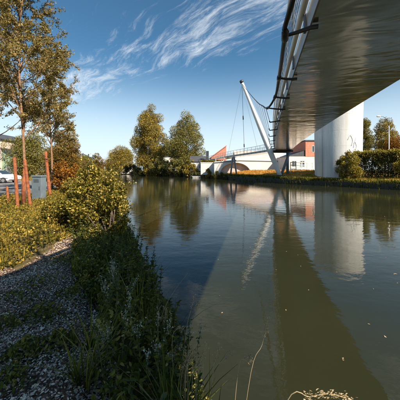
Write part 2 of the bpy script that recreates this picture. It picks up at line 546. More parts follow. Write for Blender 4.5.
rr = np.concatenate([np.geomspace(.25, 12, 120), np.geomspace(12.3, 150, 130), np.geomspace(160, 5000, 30)])
na = 480
th = np.linspace(0, 2 * math.pi, na, endpoint=False)
gx = (rr[:, None] * np.sin(th)).ravel(); gy = (rr[:, None] * np.cos(th)).ravel()
gv = np.column_stack([gx, gy, terrain(gx, gy)])
ii, jj = np.meshgrid(np.arange(len(rr) - 1), np.arange(na), indexing='ij')
gq = np.column_stack([(ii * na + jj).ravel(), ((ii + 1) * na + jj).ravel(), ((ii + 1) * na + (jj + 1) % na).ravel(), (ii * na + (jj + 1) % na).ravel()])[:, ::-1].copy()
gv = np.vstack([gv, [[0, 0, tz(0, 0)]]])
g = raw('ground', gv, gq, 'ground', smooth=True)
setp(g, kind='structure')
capm = raw('ground_patch', np.vstack([gv[:na], gv[-1:]]), [(na, (j + 1) % na, j) for j in range(na)], 'ground', g)

wv = [(-1800, -60, 0), (120, -60, 0), (120, 2600, 0), (-1800, 2600, 0)]
setp(raw('water', wv, [(0, 1, 2, 3)], 'water'), kind='structure')


def pix(x, y, z):
    return 200 + F * x / y, HY - F * (z - CAM_Z) / y


def inpoly(x, y, poly):
    c = np.zeros(len(x), bool); j = len(poly) - 1
    for i in range(len(poly)):
        xi, yi = poly[i]; xj, yj = poly[j]
        k = ((yi > y) != (yj > y)) & (x < (xj - xi) * (y - yi) / (yj - yi + 1e-12) + xi)
        c ^= k; j = i
    return c


def sheet(name, poly, step, lift, mat, kind='structure', parent=None):
    """a ground sheet over a polygon, draped on the terrain"""
    poly = np.asarray(poly, float)
    x0, y0 = poly.min(0); x1, y1 = poly.max(0)
    xs = np.arange(x0, x1 + step, step); ys = np.arange(y0, y1 + step, step)
    X, Yv = np.meshgrid(xs, ys)
    q = []
    n = len(xs)
    ce = np.column_stack([(X[:-1, :-1] + step / 2).ravel(), (Yv[:-1, :-1] + step / 2).ravel()])
    ok = inpoly(ce[:, 0], ce[:, 1], poly)
    idx = np.arange((len(ys) - 1) * (n - 1))[ok]
    r_, c_ = idx // (n - 1), idx % (n - 1)
    q = np.column_stack([r_ * n + c_, r_ * n + c_ + 1, (r_ + 1) * n + c_ + 1, (r_ + 1) * n + c_])
    V = np.column_stack([X.ravel(), Yv.ravel(), terrain(X.ravel(), Yv.ravel()) + lift])
    used = np.unique(q); re = np.full(len(V), -1); re[used] = np.arange(len(used))
    return setp(raw(name, V[used], re[q], mat, parent, smooth=True), kind=kind)


PATH = [(-5.2, -2.5), (-4.6, 1.2), (-3.9, 3.1), (-3.1, 3.35), (-2.6, 3.45), (-2.62, 4.2), (-2.9, 5.2), (-2.62, 5.25), (-2.25, 4.2), (-1.6, 3.1), (-1.0, 2.6), (-.65, 1.9), (-.30, 1.2), (.1, .4), (.4, -2.5)]
sheet('path', PATH, .05, .012, 'path')
ROAD = [(-60, 14.5), (-9.2, 12.2), (-9.8, 26), (-16, 33), (-70, 33)]
sheet('road', ROAD, .6, .02, 'asphalt')


def scatter(poly, n):
    poly = np.asarray(poly, float)
    x0, y0 = poly.min(0); x1, y1 = poly.max(0)
    out = np.zeros((0, 2))
    while len(out) < n:
        q = np.column_stack([rng.uniform(x0, x1, n * 2), rng.uniform(y0, y1, n * 2)])
        out = np.vstack([out, q[inpoly(q[:, 0], q[:, 1], poly)]])
    return out[:n]


# wood chips and dead leaves lying on the path, thicker in drifts
cp = scatter(PATH, 340000)
cp = cp[(np.hypot(cp[:, 0], cp[:, 1]) < 9) & (cp[:, 1] > .3)]
den = .45 + .55 * hsh(cp[:, 0] * 2.1, cp[:, 1] * 1.7) + .3 * hsh(cp[:, 0] * 6.1 + 2, cp[:, 1] * 5.3)
cp = cp[rng.uniform(0, 1, len(cp)) < np.clip(den, .35, 1) * np.clip(4.0 / np.hypot(cp[:, 0], cp[:, 1]), .3, 1)][:170000]
cz = terrain(cp[:, 0], cp[:, 1]) + .018 + rng.uniform(0, .014, len(cp))
dirs = rng.normal(size=(len(cp), 3)); dirs[:, 2] *= .12
V, q = leaves(np.column_stack([cp, cz]), .0145 * rng.uniform(.5, 1.8, len(cp)), .55, up=3.0, dirs=dirs * 2, shape='leaf')
setp(raw('wood_chips', V, q, 'chips'), kind='stuff')

# ------------------------------------------------------------------ footbridge
A0, A1, A2, H0, H1, H2, BW = .700, .25738, .00095998, 2.0006, .040633, -8.8587e-5, 2.608


def left_edge(Y):
    return np.array([A0 + A1 * Y + A2 * Y * Y, Y, CAM_Z + H0 + H1 * Y + H2 * Y * Y])


ctrl = [left_edge(y) for y in np.arange(-24, 40.1, 2.0)]
ctrl += [np.array(p) for p in ((12.65, 43, 5.56), (11.9, 46.6, 5.55), (9.6, 53, 5.47), (7.0, 60, 5.4), (3.6, 70, 5.1), (-1.6, 84, 4.4), (-7.5, 98, 3.4))]


def catmull(pts, k=6):
    pts = [2 * pts[0] - pts[1]] + list(pts) + [2 * pts[-1] - pts[-2]]
    out = []
    for i in range(1, len(pts) - 2):
        a, b, c, d = pts[i - 1:i + 3]
        for t in np.arange(k) / k:
            out.append(.5 * (2 * b + (c - a) * t + (2 * a - 5 * b + 4 * c - d) * t * t + (3 * b - a - 3 * c + d) * t ** 3))
    out.append(pts[-2])
    return np.array(out)


EL = catmull(ctrl, 5)                       # left lower edge of the deck
tan = np.gradient(EL, axis=0); tan[:, 2] = 0
tan /= np.linalg.norm(tan, axis=1)[:, None]
NR = np.column_stack([tan[:, 1], -tan[:, 0], np.zeros(len(tan))])    # towards the right edge
UP = np.array([0, 0, 1.0])
arc = np.concatenate([[0], np.cumsum(np.linalg.norm(np.diff(EL, axis=0), axis=1))])


def at_arc(s):
    return np.array([np.interp(s, arc, EL[:, i]) for i in range(3)]), np.array([np.interp(s, arc, NR[:, i]) for i in range(3)])


def arc_of_Y(Y):
    return float(np.interp(Y, EL[:, 1], arc))


bridge = thing('footbridge', tuple(left_edge(-20) * np.array([1, 1, 0]) + np.array([0, 0, .6])),
               'steel footbridge with glossy underside, leaning white mast and side cable crossing the canal', 'footbridge')


def sweep(prof, name, mat, parent=bridge, smooth=False, sl=slice(None)):
    """profile of (offset to the right, height) points carried along the deck edge, closed"""
    E, Nn = EL[sl], NR[sl]
    n = len(prof)
    V = np.concatenate([E[:, None, :] + Nn[:, None, :] * np.array([p[0] for p in prof])[None, :, None] + UP * np.array([p[1] for p in prof])[None, :, None]], 0).reshape(-1, 3)
    m = len(E)
    q = [(i * n + k, (i + 1) * n + k, (i + 1) * n + (k + 1) % n, i * n + (k + 1) % n) for i in range(m - 1) for k in range(n)]
    q += [tuple(range(n)), tuple((m - 1) * n + k for k in range(n - 1, -1, -1))]
    return raw(name, V, q, mat, parent, smooth)


sweep([(0.02, 0), (BW - .02, 0), (BW - .02, .03), (.02, .03)], 'soffit', 'soffit')
sweep([(.05, .033), (BW - .05, .033), (BW - .05, .22), (.05, .22)], 'deck', 'grey_steel')
for off in (0, BW - .02):
    sweep([(off, .012), (off + .02, .012), (off + .02, .34), (off, .34)], 'fascia', 'pale_steel')


def rail(off, hgt, r, name, mat):
    mb = MB()
    mb.tube(EL + NR * off + UP * hgt, r, 8)
    return mb.build(name, mat, bridge)


for off, sg in ((-.07, 1), (BW + .07, 1)):
    rail(off, .36, .055, 'edge_tube', 'white_steel')
    rail(off + (0 if off > 0 else -.05), 1.42, .040, 'handrail', 'white_steel')
    for hh in np.linspace(.55, 1.28, 6):
        rail(off, hh, .009, 'rail_wire', 'wire')
# posts share one mesh per side
pm = MB().box((-.02, -.035, .04), (.02, .035, 1.42), .008)
post0 = None
for off in (-.03, BW + .03):
    for s in np.arange(.7, arc[-1], 1.55):
        p, nr = at_arc(s)
        q = p + nr * off
        if post0 is None:
            me = bpy.data.meshes.new('railing_post'); me.from_pydata(pm.v, [], pm.f); me.materials.append(M['grey_steel'])
            post0 = me
        o = bpy.data.objects.new('railing_post', post0)
        COL.objects.link(o); o.parent = bridge
        o.location = tuple(q - origin(bridge)); o.rotation_euler = (0, 0, math.atan2(nr[1], nr[0]))

# side cable: rides under the cross arms near the camera, then climbs to the mast top
MAST_TOP = P(242.0, 82.5, 41.0)
nodes = [P(285, 36, 3.5), P(279, 78, 5.7), P(275, 97, 7.4), P(267.5, 108, 9.0)]
sag = [P(262.5, 105.8, 13.5), P(257.5, 102.3, 20.0), P(250.5, 94.5, 30.0)]
cabp = [np.array([-.9, -15, 10.5]), np.array([.0, -7.5, 7.0]), np.array([.62, -1.5, 4.75]), P(293, 0, 2.9)] + nodes + sag + [MAST_TOP - np.array([0, 0, .25])]
CB = catmull(cabp, 8)
mb = MB(); mb.tube(CB, .034, 8); mb.build('main_cable', 'cable', bridge)


def cable_at(Y):
    return np.array([np.interp(Y, CB[:, 1], CB[:, i]) for i in range(3)])


armY = [1.6, 3.5, 5.7, 7.4, 9.0, 11.5, 14.5, 18.0, 22.0, 26.0, 30.0, 34.0]
for Y in armY:
    s = arc_of_Y(Y); p, nr = at_arc(s)
    tip = cable_at(Y) if Y < 10 else p - nr * .42 - UP * .10
    root = p + nr * (.10 if Y < 10 else .06) - UP * .05
    r = .029 if Y < 10 else .032
    mb = MB(); mb.tube([root, p - UP * .05, p + (tip - p) * .5 - UP * .03, tip], [r * 1.15, r * 1.15, r, r * .8], 8)
    mb.build('cross_arm', 'dark_steel', bridge)
    if Y < 10:
        c = cable_at(Y); d = cable_at(Y + .2) - cable_at(Y - .2); d /= np.linalg.norm(d)
        mb = MB(); mb.tube([c - d * .12, c - d * .10, c + d * .10, c + d * .12], [.042, .052, .052, .042], 10); mb.build('cable_clamp', 'dark_steel', bridge)
    else:
        top = cable_at(min(40, Y * .78 + 1))
        mb = MB(); mb.tube([tip, top], .012, 6); mb.build('hanger_wire', 'wire', bridge)
        mb = MB(); mb.tube([tip + (top - tip) * .03, tip + (top - tip) * .09], .03, 6); mb.build('turnbuckle', 'dark_steel', bridge)

# leaning white mast and the short V of struts under it
foot = P(280.5, 176.6, 41.3); foot[2] = tz(foot[0], foot[1]) - .1
mid = P(268.2, 148, 41.2); topm = MAST_TOP
mast = MB()
pts = [foot + (topm - foot) * t for t in np.linspace(0, 1, 14)]
rad = [.36 + .14 * math.sin(math.pi * min(1, t * 1.25)) - .12 * t for t in np.linspace(0, 1, 14)]
mast.tube(pts, rad, 20)
mo = mast.build('mast', 'white_steel', bridge)
ax_ = (topm - foot) / np.linalg.norm(topm - foot)
mb = MB(); mb.tube([topm - ax_ * .1, topm + ax_ * .12, topm + ax_ * .35, topm + ax_ * .42], [.27, .33, .33, .2], 16); mb.build('mast_cap', 'dark_steel', mo)
mb = MB(); mb.box(foot + np.array([-.7, -.7, .02]), foot + np.array([.7, .7, .32]), .04); mb.build('mast_footing', 'quay', mo)
mb = MB(); mb.tube([foot + np.array([.15, 0, .4]), P(290.5, 149.5, 41.8)], .22, 12); mb.build('strut', 'grey_steel', bridge)
pp = P(287.6, 150, 42.0); pz = tz(pp[0], pp[1])
mb = MB(); mb.tube([(pp[0], pp[1], pz - .1), (pp[0], pp[1], 5.5)], .24, 12); mb.build('support_post', 'grey_steel', bridge)
for yy in (40.3, 43.0):
    s = arc_of_Y(yy); p, nr = at_arc(s)
    mb = MB(); mb.tube([p - nr * .3 - UP * .16, p + nr * (BW + .3) - UP * .16], .15, 8, False); mb.build('cross_beam', 'dark_steel', bridge)
# trestle legs under the landing
for (a, b) in (((230.6, 57.0), (232.6, 57.2)), ((236.6, 56.0), (234.0, 56.6))):
    lo = P(a[0], 179, a[1]); lo[2] = tz(lo[0], lo[1]) - .1
    hi = P(b[0], 157, b[1]); hi[2] = 5.40
    mb = MB(); mb.tube([lo, hi], .20, 10); mb.build('support_leg', 'grey_steel', bridge)
for Y, dx in ((52.5, 0), (60, 0), (47.5, 0)):
    p, nr = at_arc(arc_of_Y(Y)); e = p - nr * .08 + UP * .3
    top = topm + np.array([0, 0, -.2])
    mb = MB(); mb.tube([e, top], .016 if Y != 52.5 else .03, 6); bs = mb.build('backstay', 'wire' if Y != 52.5 else 'cable', bridge)
    if Y == 52.5:
        for t in (.12, .55):
            mb = MB(); mb.tube([e + (top - e) * t, e + (top - e) * (t + .05)], .10, 8); mb.build('turnbuckle', 'dark_steel', bs)

# ------------------------------------------------------------------ round tower beside the landing
TX, TY = 20.75, 36.2
tb = tz(TX, TY) - .3
tower = thing('round_tower', (TX, TY, tb), 'broad white round concrete tower standing beyond the bridge deck', 'tower')
RH = 2.22
zs = [RH * i for i in range(5)]
for i, z in enumerate(zs):                  # cast rings with a recessed joint between them
    r0 = 3.10 + .012 * z; r1 = 3.10 + .012 * (z + RH)
    mb = MB(); mb.lathe([(r0 - .012, .0), (r0, .012), (r1, RH - .025), (r1 - .012, RH - .012), (r1 - .012, RH)], (TX, TY, tb + z), 72, split=True)
    mb.build('concrete_ring', 'tower', tower)
mb = MB(); mb.lathe([(3.16, 0), (3.27, .02), (3.27, .22), (3.2, .26), (0.01, .36)], (TX, TY, tb + RH * 5), 72, split=True); mb.build('tower_cap', 'tower', tower)
for a, z0, z1 in ((-2.75, .1, RH * 5),):   # rain pipes
    mb = MB(); c = np.array([TX + 3.2 * math.cos(a), TY + 3.2 * math.sin(a), tb]); mb.tube([c + UP * z0, c + UP * z1], .05, 8); mb.build('rain_pipe', 'tower', tower)

for st in (((24, 6.3), (30, 6.9), (36, 6.2), (33, 5.5), (40, 5.9), (46, 6.6)), ((38, 5.2), (42, 6.0), (47, 5.4), (44, 4.9), (50, 5.1)), ((28, 5.0), (33, 4.6), (38, 4.9))):
    pth = catmull([np.array([TX + (3.165 + .003 * z) * math.sin(R(d) - .5475), TY - (3.165 + .003 * z) * math.cos(R(d) - .5475), z]) for d, z in st], 6)
    mb = MB(); mb.tube(pth, .022, 5); mb.build('graffiti_stroke', 'graffiti', tower)

# ------------------------------------------------------------------ quay edge on the far side
quay = thing('quay_wall', (13.6, 37.5, 0), 'dark timber piling along the far bank of the canal', 'quay wall')


def along(line, s):
    seg = np.linalg.norm(np.diff(line, axis=0), axis=1); a = np.concatenate([[0], np.cumsum(seg)])
    return np.array([np.interp(s, a, line[:, 0]), np.interp(s, a, line[:, 1])])


seg = np.linalg.norm(np.diff(FAR[2:10], axis=0), axis=1).sum()
s = 0.0
pile_mesh = None
while s < seg:
    a = along(FAR[2:10], s); b = along(FAR[2:10], min(seg, s + .02))
    dist = a[1]
    step = .45 if dist < 45 else (.8 if dist < 70 else 1.5)
    a2 = along(FAR[2:10], min(seg, s + .02)); d = np.array(along(FAR[2:10], min(seg, s + step)) - a); ang = math.atan2(d[1], d[0])
    if pile_mesh is None:
        pm = MB().box((0, -.09, -1.0), (.985, .09, 1.0), .02)
        pile_mesh = bpy.data.meshes.new('timber_pile'); pile_mesh.from_pydata(pm.v, [], pm.f); pile_mesh.materials.append(M['quay'])
    if len([c for c in quay.children]) < 290:
        o = bpy.data.objects.new('timber_pile', pile_mesh); COL.objects.link(o); o.parent = quay
        kk = min(1, max(0, (dist - 33) / 9))
        o.location = (a[0] - 13.6, a[1] - 37.5, -.35 + kk * .22 + random.uniform(-.06, .05)); o.rotation_euler = (0, random.uniform(-.01, .01), ang); o.scale = (step, 1, 1)
    s += step


# ------------------------------------------------------------------ buildings and walls on the far side
def windows(parent, spots, w_, h_, yf, frame='frame', glass='window', out=-1):
    for x, z in spots:
        mb = MB()
        mb.box((x - w_ / 2 - .08, yf - .04, z - .08), (x + w_ / 2 + .08, yf + .02, z), 0).box((x - w_ / 2 - .08, yf - .04, z + h_), (x + w_ / 2 + .08, yf + .02, z + h_ + .08))
        mb.box((x - w_ / 2 - .08, yf - .04, z), (x - w_ / 2, yf + .02, z + h_)).box((x + w_ / 2, yf - .04, z), (x + w_ / 2 + .08, yf + .02, z + h_))
        mb.box((x - .03, yf - .03, z), (x + .03, yf + .02, z + h_))
        wf = mb.build('window', frame, parent)
        MB().box((x - w_ / 2, yf - .012, z), (x + w_ / 2, yf + .01, z + h_)).build('pane', glass, wf)


def gable(name, label, cat, x0, x1, y0, y1, zb, ze, zr, wall, roof, ridge='x', over=.3, wins=(), ww=1.0, wh=1.2, chim=None, group=None):
    """a house with a pitched roof, ridge along x or y"""
    t = thing(name, ((x0 + x1) / 2, (y0 + y1) / 2, zb), label, cat, group)
    mb = MB()
    if ridge == 'x':
        my = (y0 + y1) / 2
        mb.prism([(y0, zb), (y1, zb), (y1, ze), (my, zr), (y0, ze)], 'x', x0, x1)
        k = (zr - ze) / (my - y0)
        rf = MB()
        for s_ in (-1, 1):
            e = y0 - over if s_ < 0 else y1 + over
            rf.prism([(my, zr + .02), (e, ze - k * over + .02), (e, ze - k * over + .2), (my, zr + .2)], 'x', x0 - over, x1 + over)
    else:
        mx = (x0 + x1) / 2
        mb.prism([(x0, zb), (x1, zb), (x1, ze), (mx, zr), (x0, ze)], 'y', y0, y1)
        k = (zr - ze) / (mx - x0)
        rf = MB()
        for s_ in (-1, 1):
            e = x0 - over if s_ < 0 else x1 + over
            rf.prism([(mx, zr + .02), (e, ze - k * over + .02), (e, ze - k * over + .2), (mx, zr + .2)], 'y', y0 - over, y1 + over)
    mb.build('wall', wall, t)
    ro = rf.build('roof', roof, t)
    if chim is not None:
        cx, cy = chim
        MB().box((cx - .35, cy - .3, ze), (cx + .35, cy + .3, zr + 1.0), .03).build('chimney', 'brick', ro)
    windows(t, wins, ww, wh, y0)
    return t


# white garden wall and low white road bridge with one arch
wall1 = thing('garden_wall', (2.6, 64, 1.8), 'sunlit white garden wall with golden hedge on top beside the channel', 'wall')
MB().box((0.2, 64, 1.0), (5.4, 64.35, 4.15)).build('wall_face', 'white_wall', wall1)
MB().box((0.1, 63.93, 4.153), (5.5, 64.42, 4.3), .02).build('coping', 'white_wall', wall1)

ab = thing('arch_bridge', (9.4, 60, 1.5), 'low white road bridge with a single flat arch behind the landing legs', 'bridge')
acx, ahw, yf = 8.9, 4.0, 60.5
az = [1.2 + 2.95 * math.sqrt(max(0, 1 - t * t)) for t in np.linspace(-1, 1, 21)]
axs = [acx + ahw * t for t in np.linspace(-1, 1, 21)]
poly = [(3.6, 1.0)] + [(axs[0], 1.0)] + list(zip(axs, az)) + [(axs[-1], 1.0), (31.5, 1.0), (31.5, 4.25), (18, 4.75), (10, 4.9), (3.6, 4.35)]
mb = MB()
top = [(3.6, 4.35), (10, 4.9), (18, 4.75), (31.5, 4.25)]
fx = [p[0] for p in top]; fz = [p[1] for p in top]
xs_ = [3.6] + axs + [31.5]
zb_ = [1.0] + az + [1.0]
for i in range(len(xs_) - 1):
    a, b = xs_[i], xs_[i + 1]
    za, zb2 = (1.0, 1.0) if i in (0, len(xs_) - 2) else (zb_[i], zb_[i + 1])
    ta, tb2 = np.interp(a, fx, fz), np.interp(b, fx, fz)
    if b > a + .01: mb.prism([(a, za), (b, zb2), (b, tb2), (a, ta)], 'y', yf, yf + 4.5)
mb.build('spandrel_wall', 'white_wall', ab)
mb = MB(); mb.tube([(x, yf - .03, z + .02) for x, z in zip(axs, az)], .17, 6); mb.build('arch_ring', 'white_wall', ab)
mb = MB(); mb.tube([(x, yf - .06, z - .28) for x, z in zip(fx, fz)], .09, 6); mb.build('string_course', 'grey_steel', ab)
MB().box((acx - ahw, yf + .9, .5), (acx + ahw, yf + 1.1, 4.3)).build('shade_backing', 'arch_shade', ab)  # backing put in the opening to carry the painted shade
MB().box((acx - ahw - 1, yf + .1, .2), (acx + ahw + 1, yf + .85, 1.55)).build('inner_bank', 'slope', ab)
mb = MB(); mb.tube([(x, yf + .2, z + .75) for x, z in zip(fx, fz)], .06, 6); mb.build('parapet_rail', 'white_steel', ab)
for x in np.arange(4, 31.5, 2.2):
    z = np.interp(x, fx, fz)
    MB().box((x - .05, yf + .15, z - .02), (x + .05, yf + .25, z + .75)).build('parapet_post', 'white_steel', ab)

# brick end house with one steep slope
bh = thing('brick_house', (6, 78, 2.2), 'red brick house end with a single steep roof slope left of the landing', 'house')
xa, xb = 3.6, 8.5
MB().prism([(xa, 2.0), (xb, 2.0), (xb, 10.0), (xa, 6.4)], 'y', 78, 86).build('wall', 'brick', bh)
MB().prism([(xa - .4, 6.12), (xb + .1, 10.08), (xb + .1, 10.36), (xa - .4, 6.4)], 'y', 77.7, 86.3).build('roof', 'tile', bh)
windows(bh, [(4.6, 4.0), (7.0, 5.2)], 1.1, 1.5, 78)
MB().box((2.0, 79, 5.5), (2.9, 80, 8.6), .03).build('chimney', 'dark_steel', bh)
gable('white_house', 'small white house with grey slate roof between the trees and brick house', 'house', -3.2, 2.6, 80, 87, 2, 5.2, 7.0, 'white_wall', 'slate', wins=[(-2, 3), (0.2, 3)])
gable('long_house', 'long low house with faded pink roof behind the arch bridge', 'house', 11.5, 27, 76, 84, 2, 5.3, 8.6, 'white_wall', 'pale_tile', wins=[(13 + 3 * i, 3.2) for i in range(5)])
cb = thing('brick_block', (26, 56, 2.2), 'orange pink brick block on a white ground floor left of the white tower', 'building')
MB().box((19.6, 53.0, 1.8), (31, 62, 5.2)).build('ground_floor', 'white_wall', cb)
MB().box((23.3, 52.95, 5.203), (31, 61.9, 8.6)).build('upper_floor', 'brick', cb)
MB().box((23.1, 52.8, 8.603), (31.2, 62.1, 8.85), .03).build('roof', 'slate', cb)
MB().prism([(19.4, 5.203), (23.297, 5.203), (23.297, 6.6)], 'y', 53.2, 61.8).build('lean_to_roof', 'slate', cb)
windows(cb, [(20.8, 3.0), (22.6, 3.0)], .9, 1.2, 53.0)
windows(cb, [(25.2, 6.2)], .9, 1.3, 52.95)

fn = thing('white_fence', (18.5, 43, 1.6), 'white tubular rail fence at the foot of the white tower', 'fence')
fx0, fx1, fy = 16.4, 20.4, 43.5
for z in (1.55, 2.35, 3.05, 3.55):
    mb = MB(); mb.tube([(fx0, fy, z), (fx1, fy, z)], .08, 6); mb.build('rail', 'white_steel', fn)
for x in np.linspace(fx0, fx1, 5):
    MB().box((x - .06, fy - .06, tz(x, fy) - .1), (x + .06, fy + .06, 3.62), .01).build('fence_post', 'white_steel', fn)

gable('waterside_house', 'little white house with dark windows at the far water edge under the trees', 'house', -46.5, -40, 139, 146, .4, 3.6, 5.4, 'white_wall', 'slate', wins=[(-45.4, 1.6), (-43.3, 1.6), (-41.2, 1.6)], ww=.8, wh=1.1)
wb = thing('white_building', (-14, 112, 2), 'plain white flat-roofed building showing between the two big trees', 'building')
MB().box((-17.5, 112, 1.8), (-10.5, 120, 8.6)).build('wall', 'white_wall', wb)
MB().box((-17.7, 111.8, 8.603), (-10.3, 120.2, 8.9), .03).build('roof', 'slate', wb)
windows(wb, [(-16, 5.2), (-13.6, 5.2), (-11.6, 5.2)], .9, 1.3, 112)

# houses beyond the road at the far left
gable('pale_house', 'pale pink rendered house at the very edge behind the white car', 'house', -43, -34.9, 42, 52, .7, 7.6, 9.0, 'pink_wall', 'slate', ridge='y', wins=[(-35.9, 1.8), (-35.9, 4.6), (-38.5, 4.6), (-38.5, 1.8)], ww=.8, wh=1.3)
gs = thing('green_shed', (-32, 43, .7), 'pale green boarded lean-to with sloping roof beside the pink house', 'shed')
MB().prism([(-34.9, .7), (-32.2, .7), (-32.2, 4.3), (-34.9, 5.9)], 'y', 42.3, 47).build('wall', 'green_wall', gs)
MB().prism([(-35, 5.98), (-31.9, 4.16), (-31.9, 4.32), (-35, 6.14)], 'y', 42.0, 47.3).build('roof', 'slate', gs)
MB().box((-34.2, 42.24, .75), (-33.2, 42.297, 2.8)).build('door', 'frame', gs)
for x in np.arange(-34.85, -32.25, .3):
    MB().box((x, 42.265, .72), (x + .035, 42.297, 4.3 + (-32.2 - x) * .59)).build('board_strip', 'green_wall', gs)

# moored boat under the trees
bt = thing('moored_boat', (-.4, 70.8, 0), 'small pale flat boat moored under the trees at the far bank', 'boat')
Lb = [(-2.0, -.1), (-1.7, .42), (-.5, .62), (.9, .6), (1.9, .35), (2.3, 0), (1.9, -.35), (.9, -.6), (-.5, -.62), (-1.7, -.42)]
bx, by = -.6, 71.2
vs = [(bx + x * .86, by + y * .8, -.12) for x, y in Lb] + [(bx + x, by + y, .48 + (.18 if abs(x) > 1.8 else 0)) for x, y in Lb] + [(bx + x * .93, by + y * .88, .44 + (.18 if abs(x) > 1.8 else 0)) for x, y in Lb] + [(bx + x * .85, by + y * .8, .1) for x, y in Lb]
n = len(Lb)
raw('hull', vs, [tuple(range(n))] + [(r * n + i, r * n + (i + 1) % n, (r + 1) * n + (i + 1) % n, (r + 1) * n + i) for r in range(3) for i in range(n)] + [tuple(3 * n + i for i in range(n))], 'boat', bt)
for x in (-.8, .7):
    MB().box((bx + x - .15, by - .52, .32), (bx + x + .15, by + .52, .37)).build('thwart', 'boat_dark', bt)

# ------------------------------------------------------------------ car, cabinet, posts at the left
cx0, cy0, cz0 = -20.7, 26.2, tz(-21, 26) + .02
car = thing('parked_car', (cx0 - 2.1, cy0, cz0), 'white hatchback parked on the grey road behind the staked tree', 'car')
prof = [(-4.15, .28), (-.25, .28), (-.02, .42), (0, .62), (-.12, .80), (-.95, .95), (-1.75, 1.40), (-2.3, 1.50), (-3.4, 1.46), (-3.95, 1.05), (-4.15, .85)]
lw = [0.84, .84, .84, .86, .86, .82, .64, .60, .60, .74, .82]
n = len(prof)
vs = []
for s_ in (-1, 1):
    for ring in (1.0, .93):
        pass
for sgn, k in ((-1, 1.0), (-1, .88), (1, .88), (1, 1.0)):
    for (x, z), hw in zip(prof, lw):
        e = .03 if k == 1.0 else 0
        mx, mz = -2.05, .85
        vs.append((cx0 + x + (mx - x) * e * .6, cy0 + .85 + sgn * hw * (1.0 if k == 1.0 else .94), cz0 + z + (mz - z) * e))
fs = [tuple(range(n))] + [tuple(3 * n + i for i in range(n - 1, -1, -1))]
for r in range(3):
    fs += [(r * n + i, (r + 1) * n + i, (r + 1) * n + (i + 1) % n, r * n + (i + 1) % n) for i in range(n)]
raw('body', vs, fs, 'car_paint', car)
yf_ = cy0 + .85
for quad in ([(-1.02, .97), (-1.72, 1.33), (-2.18, 1.40), (-2.18, .98)], [(-2.26, .98), (-2.26, 1.41), (-3.3, 1.37), (-3.62, 1.02)]):
    mb = MB()
    def wy(z): return np.interp(z, [.9, 1.42], [.835, .625])
    pts3 = [(cx0 + x, yf_ - wy(z) - .012, cz0 + z) for x, z in quad]
    mb._add(pts3 + [(x, y + .05, z) for x, y, z in pts3], [(3, 2, 1, 0), (4, 5, 6, 7)] + [(i, (i + 1) % 4, 4 + (i + 1) % 4, 4 + i) for i in range(4)])
    mb.build('side_window', 'window', car)
mb = MB(); mb._add([(cx0 - .98, yf_ - .72, cz0 + .985), (cx0 - .98, yf_ + .72, cz0 + .985), (cx0 - 1.72, yf_ + .56, cz0 + 1.41), (cx0 - 1.72, yf_ - .56, cz0 + 1.41)], [(0, 1, 2, 3)]); mb.build('windscreen', 'window', car)
for wx in (-.78, -3.35):
    for sy in (-.80, .80):
        c = np.array([cx0 + wx, yf_ + sy, cz0 + .31])
        mb = MB(); mb.tube([c + (0, -.10, 0), c + (0, -.085, 0), c + (0, .085, 0), c + (0, .10, 0)], [.27, .31, .31, .27], 20); wh = mb.build('wheel', 'tyre', car)
        mb = MB(); sg_ = -1 if sy < 0 else 1; mb.tube([c + (0, sg_ * .09, 0), c + (0, sg_ * .108, 0)], .19, 10); mb.build('rim', 'rim', wh)
for sy in (-.6, .6):
    mb = MB(); mb.box((cx0 - .16, yf_ + sy - .16, cz0 + .60), (cx0 + .03, yf_ + sy + .16, cz0 + .73), .02); mb.build('headlight', 'lamp_clear', car)
MB().box((cx0 - 1.25, yf_ - .98, cz0 + .95), (cx0 - 1.12, yf_ - .80, cz0 + 1.07), .02).build('wing_mirror', 'car_paint', car)
MB().box((cx0 - 4.05, yf_ - .845, cz0 + .5), (cx0 - .1, yf_ - .83, cz0 + .56)).build('trim_strip', 'strap', car)

kx, ky = (39.0 - 200) / F * 10.6, 10.6
kz = tz(kx, ky)
kb = thing('utility_cabinet', (kx, ky, kz), 'blue-grey metal utility cabinet standing in the grass beside the staked trees', 'cabinet')
kb.scale = (.82, .82, 1.08)
kb.rotation_euler = (0, 0, R(-6))
MB().box((kx - .26, ky - .16, kz - .03), (kx + .26, ky + .16, kz + .06), .01).build('plinth', 'asphalt', kb)
MB().box((kx - .28, ky - .18, kz + .063), (kx + .28, ky + .18, kz + 1.02), .012).build('case', 'cabinet', kb)
MB().box((kx - .31, ky - .21, kz + 1.023), (kx + .31, ky + .21, kz + 1.08), .02).build('lid', 'cabinet', kb)
dr = MB().box((kx - .25, ky - .197, kz + .10), (kx + .25, ky - .183, kz + .98), .004).build('door', 'cabinet', kb)
MB().box((kx + .17, ky - .215, kz + .50), (kx + .20, ky - .198, kz + .64), .004).build('handle', 'cabinet_dark', dr)
for i in range(4):
    MB().box((kx - .15, ky - .204, kz + .80 + i * .035), (kx + .15, ky - .198, kz + .815 + i * .035)).build('vent_slot', 'cabinet_dark', dr)


def stake(pxb, pyb, pxt, pyt, label, Y=None, r=.052, group='orange wooden stakes by the trees'):
    b = on(pxb, pyb) if Y is None else P(pxb, pyb, Y)
    b[2] = tz(b[0], b[1])
    t_ = P(pxt, pyt, b[1] + .05)
    st = thing('wooden_stake', b, label, 'stake', group)
    mb = MB(); n_ = 7
    pth = [b - UP * .1 + (t_ - b + UP * .1) * k for k in np.linspace(0, 1, n_)]
    mb.tube(pth + [t_ + UP * .03], [r * (1.05 - .1 * k + random.uniform(-.04, .04)) for k in np.linspace(0, 1, n_)] + [r * .6], 10)
    mb.build('stake_shaft', 'stake', st)
    return b, t_


